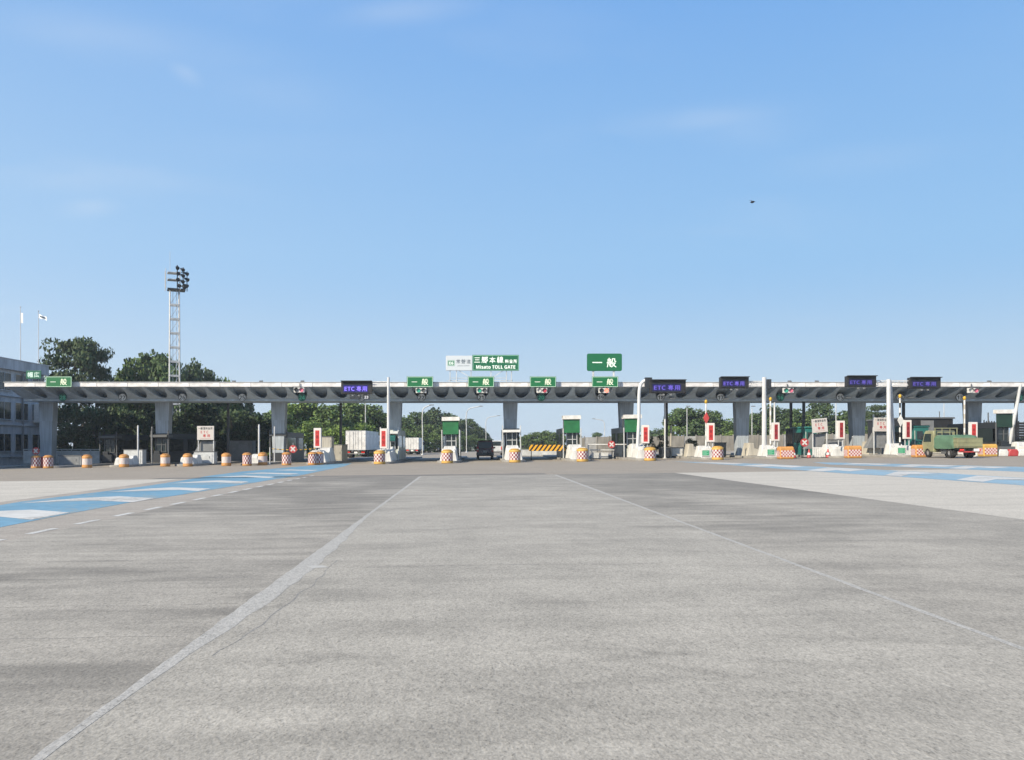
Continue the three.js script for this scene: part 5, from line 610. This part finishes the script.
// shaded understorey behind the closed lanes
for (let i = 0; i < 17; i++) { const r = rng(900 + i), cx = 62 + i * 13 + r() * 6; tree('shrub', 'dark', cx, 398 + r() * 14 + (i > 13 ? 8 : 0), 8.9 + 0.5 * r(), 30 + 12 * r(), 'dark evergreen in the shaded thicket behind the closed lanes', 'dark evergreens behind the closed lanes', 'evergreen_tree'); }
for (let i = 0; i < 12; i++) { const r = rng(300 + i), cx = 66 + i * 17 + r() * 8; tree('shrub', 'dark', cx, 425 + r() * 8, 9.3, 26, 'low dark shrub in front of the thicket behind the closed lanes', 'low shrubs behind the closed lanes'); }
// the green belt beyond lanes 24 and 23
for (const [cx, y, s, w] of [[262, 412, 7, 34], [284, 402, 6.6, 40], [308, 396, 6.4, 40], [330, 404, 6.6, 40], [352, 398, 6.2, 46], [372, 404, 6, 38], [390, 412, 6, 34]]) tree('broad', cx < 320 ? 'light' : 'mid', cx, y, s, w, 'leafy green tree in the belt beyond lanes 24 and 23', 'green belt trees beyond lanes 24 and 23');
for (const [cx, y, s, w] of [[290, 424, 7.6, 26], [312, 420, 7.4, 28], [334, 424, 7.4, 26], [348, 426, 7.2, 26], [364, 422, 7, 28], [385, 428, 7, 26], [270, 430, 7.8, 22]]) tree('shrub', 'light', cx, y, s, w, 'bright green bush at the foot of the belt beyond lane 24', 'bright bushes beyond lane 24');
// bank of trees along the road beyond lanes 22 and 21
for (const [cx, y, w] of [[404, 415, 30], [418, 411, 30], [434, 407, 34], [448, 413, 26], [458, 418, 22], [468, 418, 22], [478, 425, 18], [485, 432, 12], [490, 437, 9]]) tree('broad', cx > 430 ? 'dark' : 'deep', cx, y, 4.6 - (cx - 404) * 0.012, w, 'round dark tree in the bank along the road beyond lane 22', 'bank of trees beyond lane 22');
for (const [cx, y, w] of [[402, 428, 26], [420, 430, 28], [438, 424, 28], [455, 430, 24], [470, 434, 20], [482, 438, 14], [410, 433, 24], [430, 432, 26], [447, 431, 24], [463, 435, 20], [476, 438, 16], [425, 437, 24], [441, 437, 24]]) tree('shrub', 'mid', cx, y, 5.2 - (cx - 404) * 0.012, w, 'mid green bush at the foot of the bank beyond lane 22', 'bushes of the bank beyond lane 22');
// hedge and far trees beyond lanes 20 and 19
for (const [cx, y, w] of [[523, 436, 14], [531, 432, 20], [541, 431, 22], [551, 430, 22], [561, 433, 20], [527, 435, 16], [536, 433, 20], [546, 432, 20], [556, 432, 20]]) tree('shrub', 'mid', cx, y, 4.2, w, 'rounded green bush of the hedge beyond lane 20', 'hedge bushes beyond lane 20');
for (const [cx, y, w] of [[576, 434, 13], [588, 437, 10], [597, 432, 14], [608, 436, 12], [620, 434, 14], [634, 432, 16], [648, 430, 18], [660, 428, 18]]) tree('broad', 'deep', cx, y, 3.4, w, 'small distant tree behind the noise wall beyond lane 19', 'distant trees beyond lane 19');
// trees beyond the ETC lanes
for (const [cx, y, w, l] of [[680, 407, 36, 'deep'], [698, 408, 36, 'dark'], [712, 410, 30, 'deep'], [724, 418, 28, 'mid'], [736, 422, 26, 'mid'], [748, 416, 26, 'deep'], [757, 412, 28, 'deep'], [772, 404, 34, 'dark'], [790, 408, 34, 'deep'], [806, 414, 28, 'mid'], [820, 400, 34, 'dark'], [838, 414, 28, 'mid'], [852, 410, 32, 'deep'], [868, 408, 30, 'dark']]) tree('broad', l, cx, y, 5.6, w, 'broad tree standing behind the noise wall beyond the ETC lanes', 'trees behind the noise wall');
tree('pine', 'pine', 878, 404, 6.2, 30, 'flat-topped pine beside the notice board and A-frame mast', undefined);
for (const [cx, y, w] of [[672, 425, 22], [735, 428, 22], [795, 422, 26], [860, 424, 22]]) tree('shrub', 'light', cx, y, 6, w, 'light green bush in front of the noise wall', 'light bushes before the noise wall');
for (let i = 0; i < 7; i++) tree('shrub', 'mid', 945 + i * 14, 436 + (i % 3), 5, 18, 'low bush of the far hedge beyond lanes 13 and 12', 'far hedge beyond lanes 13 and 12');
for (const [cx, y] of [[650, 436], [662, 434], [692, 438]]) tree('shrub', 'dark', cx, y, 10.4, 14, 'small dark potted-looking shrub by lane 18'.replace('potted-looking ', ''), 'small shrubs by lane 18');
{ // bird in flight
  const p = P(752.5, 202, 13.5), t = thing('bird', 'small dark bird flying high above the gate', 'bird', [p.x, p.y, p.z], 0.6); t.rotation.x = 0.5; const g = new THREE.SphereGeometry(1, 14, 10).scale(0.19, 0.085, 0.08), wing = (e) => { const w = new THREE.BufferGeometry(); const v = [[0.07, 0.02, 0], [-0.06, 0.02, 0], [0.03, 0.09, e * 0.15], [-0.07, 0.08, e * 0.14], [-0.05, 0.05, e * 0.31], [-0.1, 0.05, e * 0.29]]; const q = []; for (const f of [[0, 1, 2], [1, 3, 2], [2, 3, 4], [3, 5, 4]]) for (const i of f) q.push(...v[i]); w.setAttribute('position', new THREE.Float32BufferAttribute(q, 3)); w.setAttribute('uv', new THREE.Float32BufferAttribute(new Float32Array(24), 2)); w.computeVertexNormals(); return w; };
  const birdMat = mat(0.012, 0.012, 0.016, 0.8, { side: THREE.DoubleSide }); part('body', [flat(g), wing(1), wing(-1), cyl(0.05, 0.005, 0.12, 0, 0, 0, 6).rotateZ(Math.PI / 2).translate(-0.16, 0, 0)], birdMat, t);
}

scene.fog = new THREE.FogExp2(new THREE.Color(0.78, 0.86, 0.95), 0.0004);

renderer.render(scene, camera);
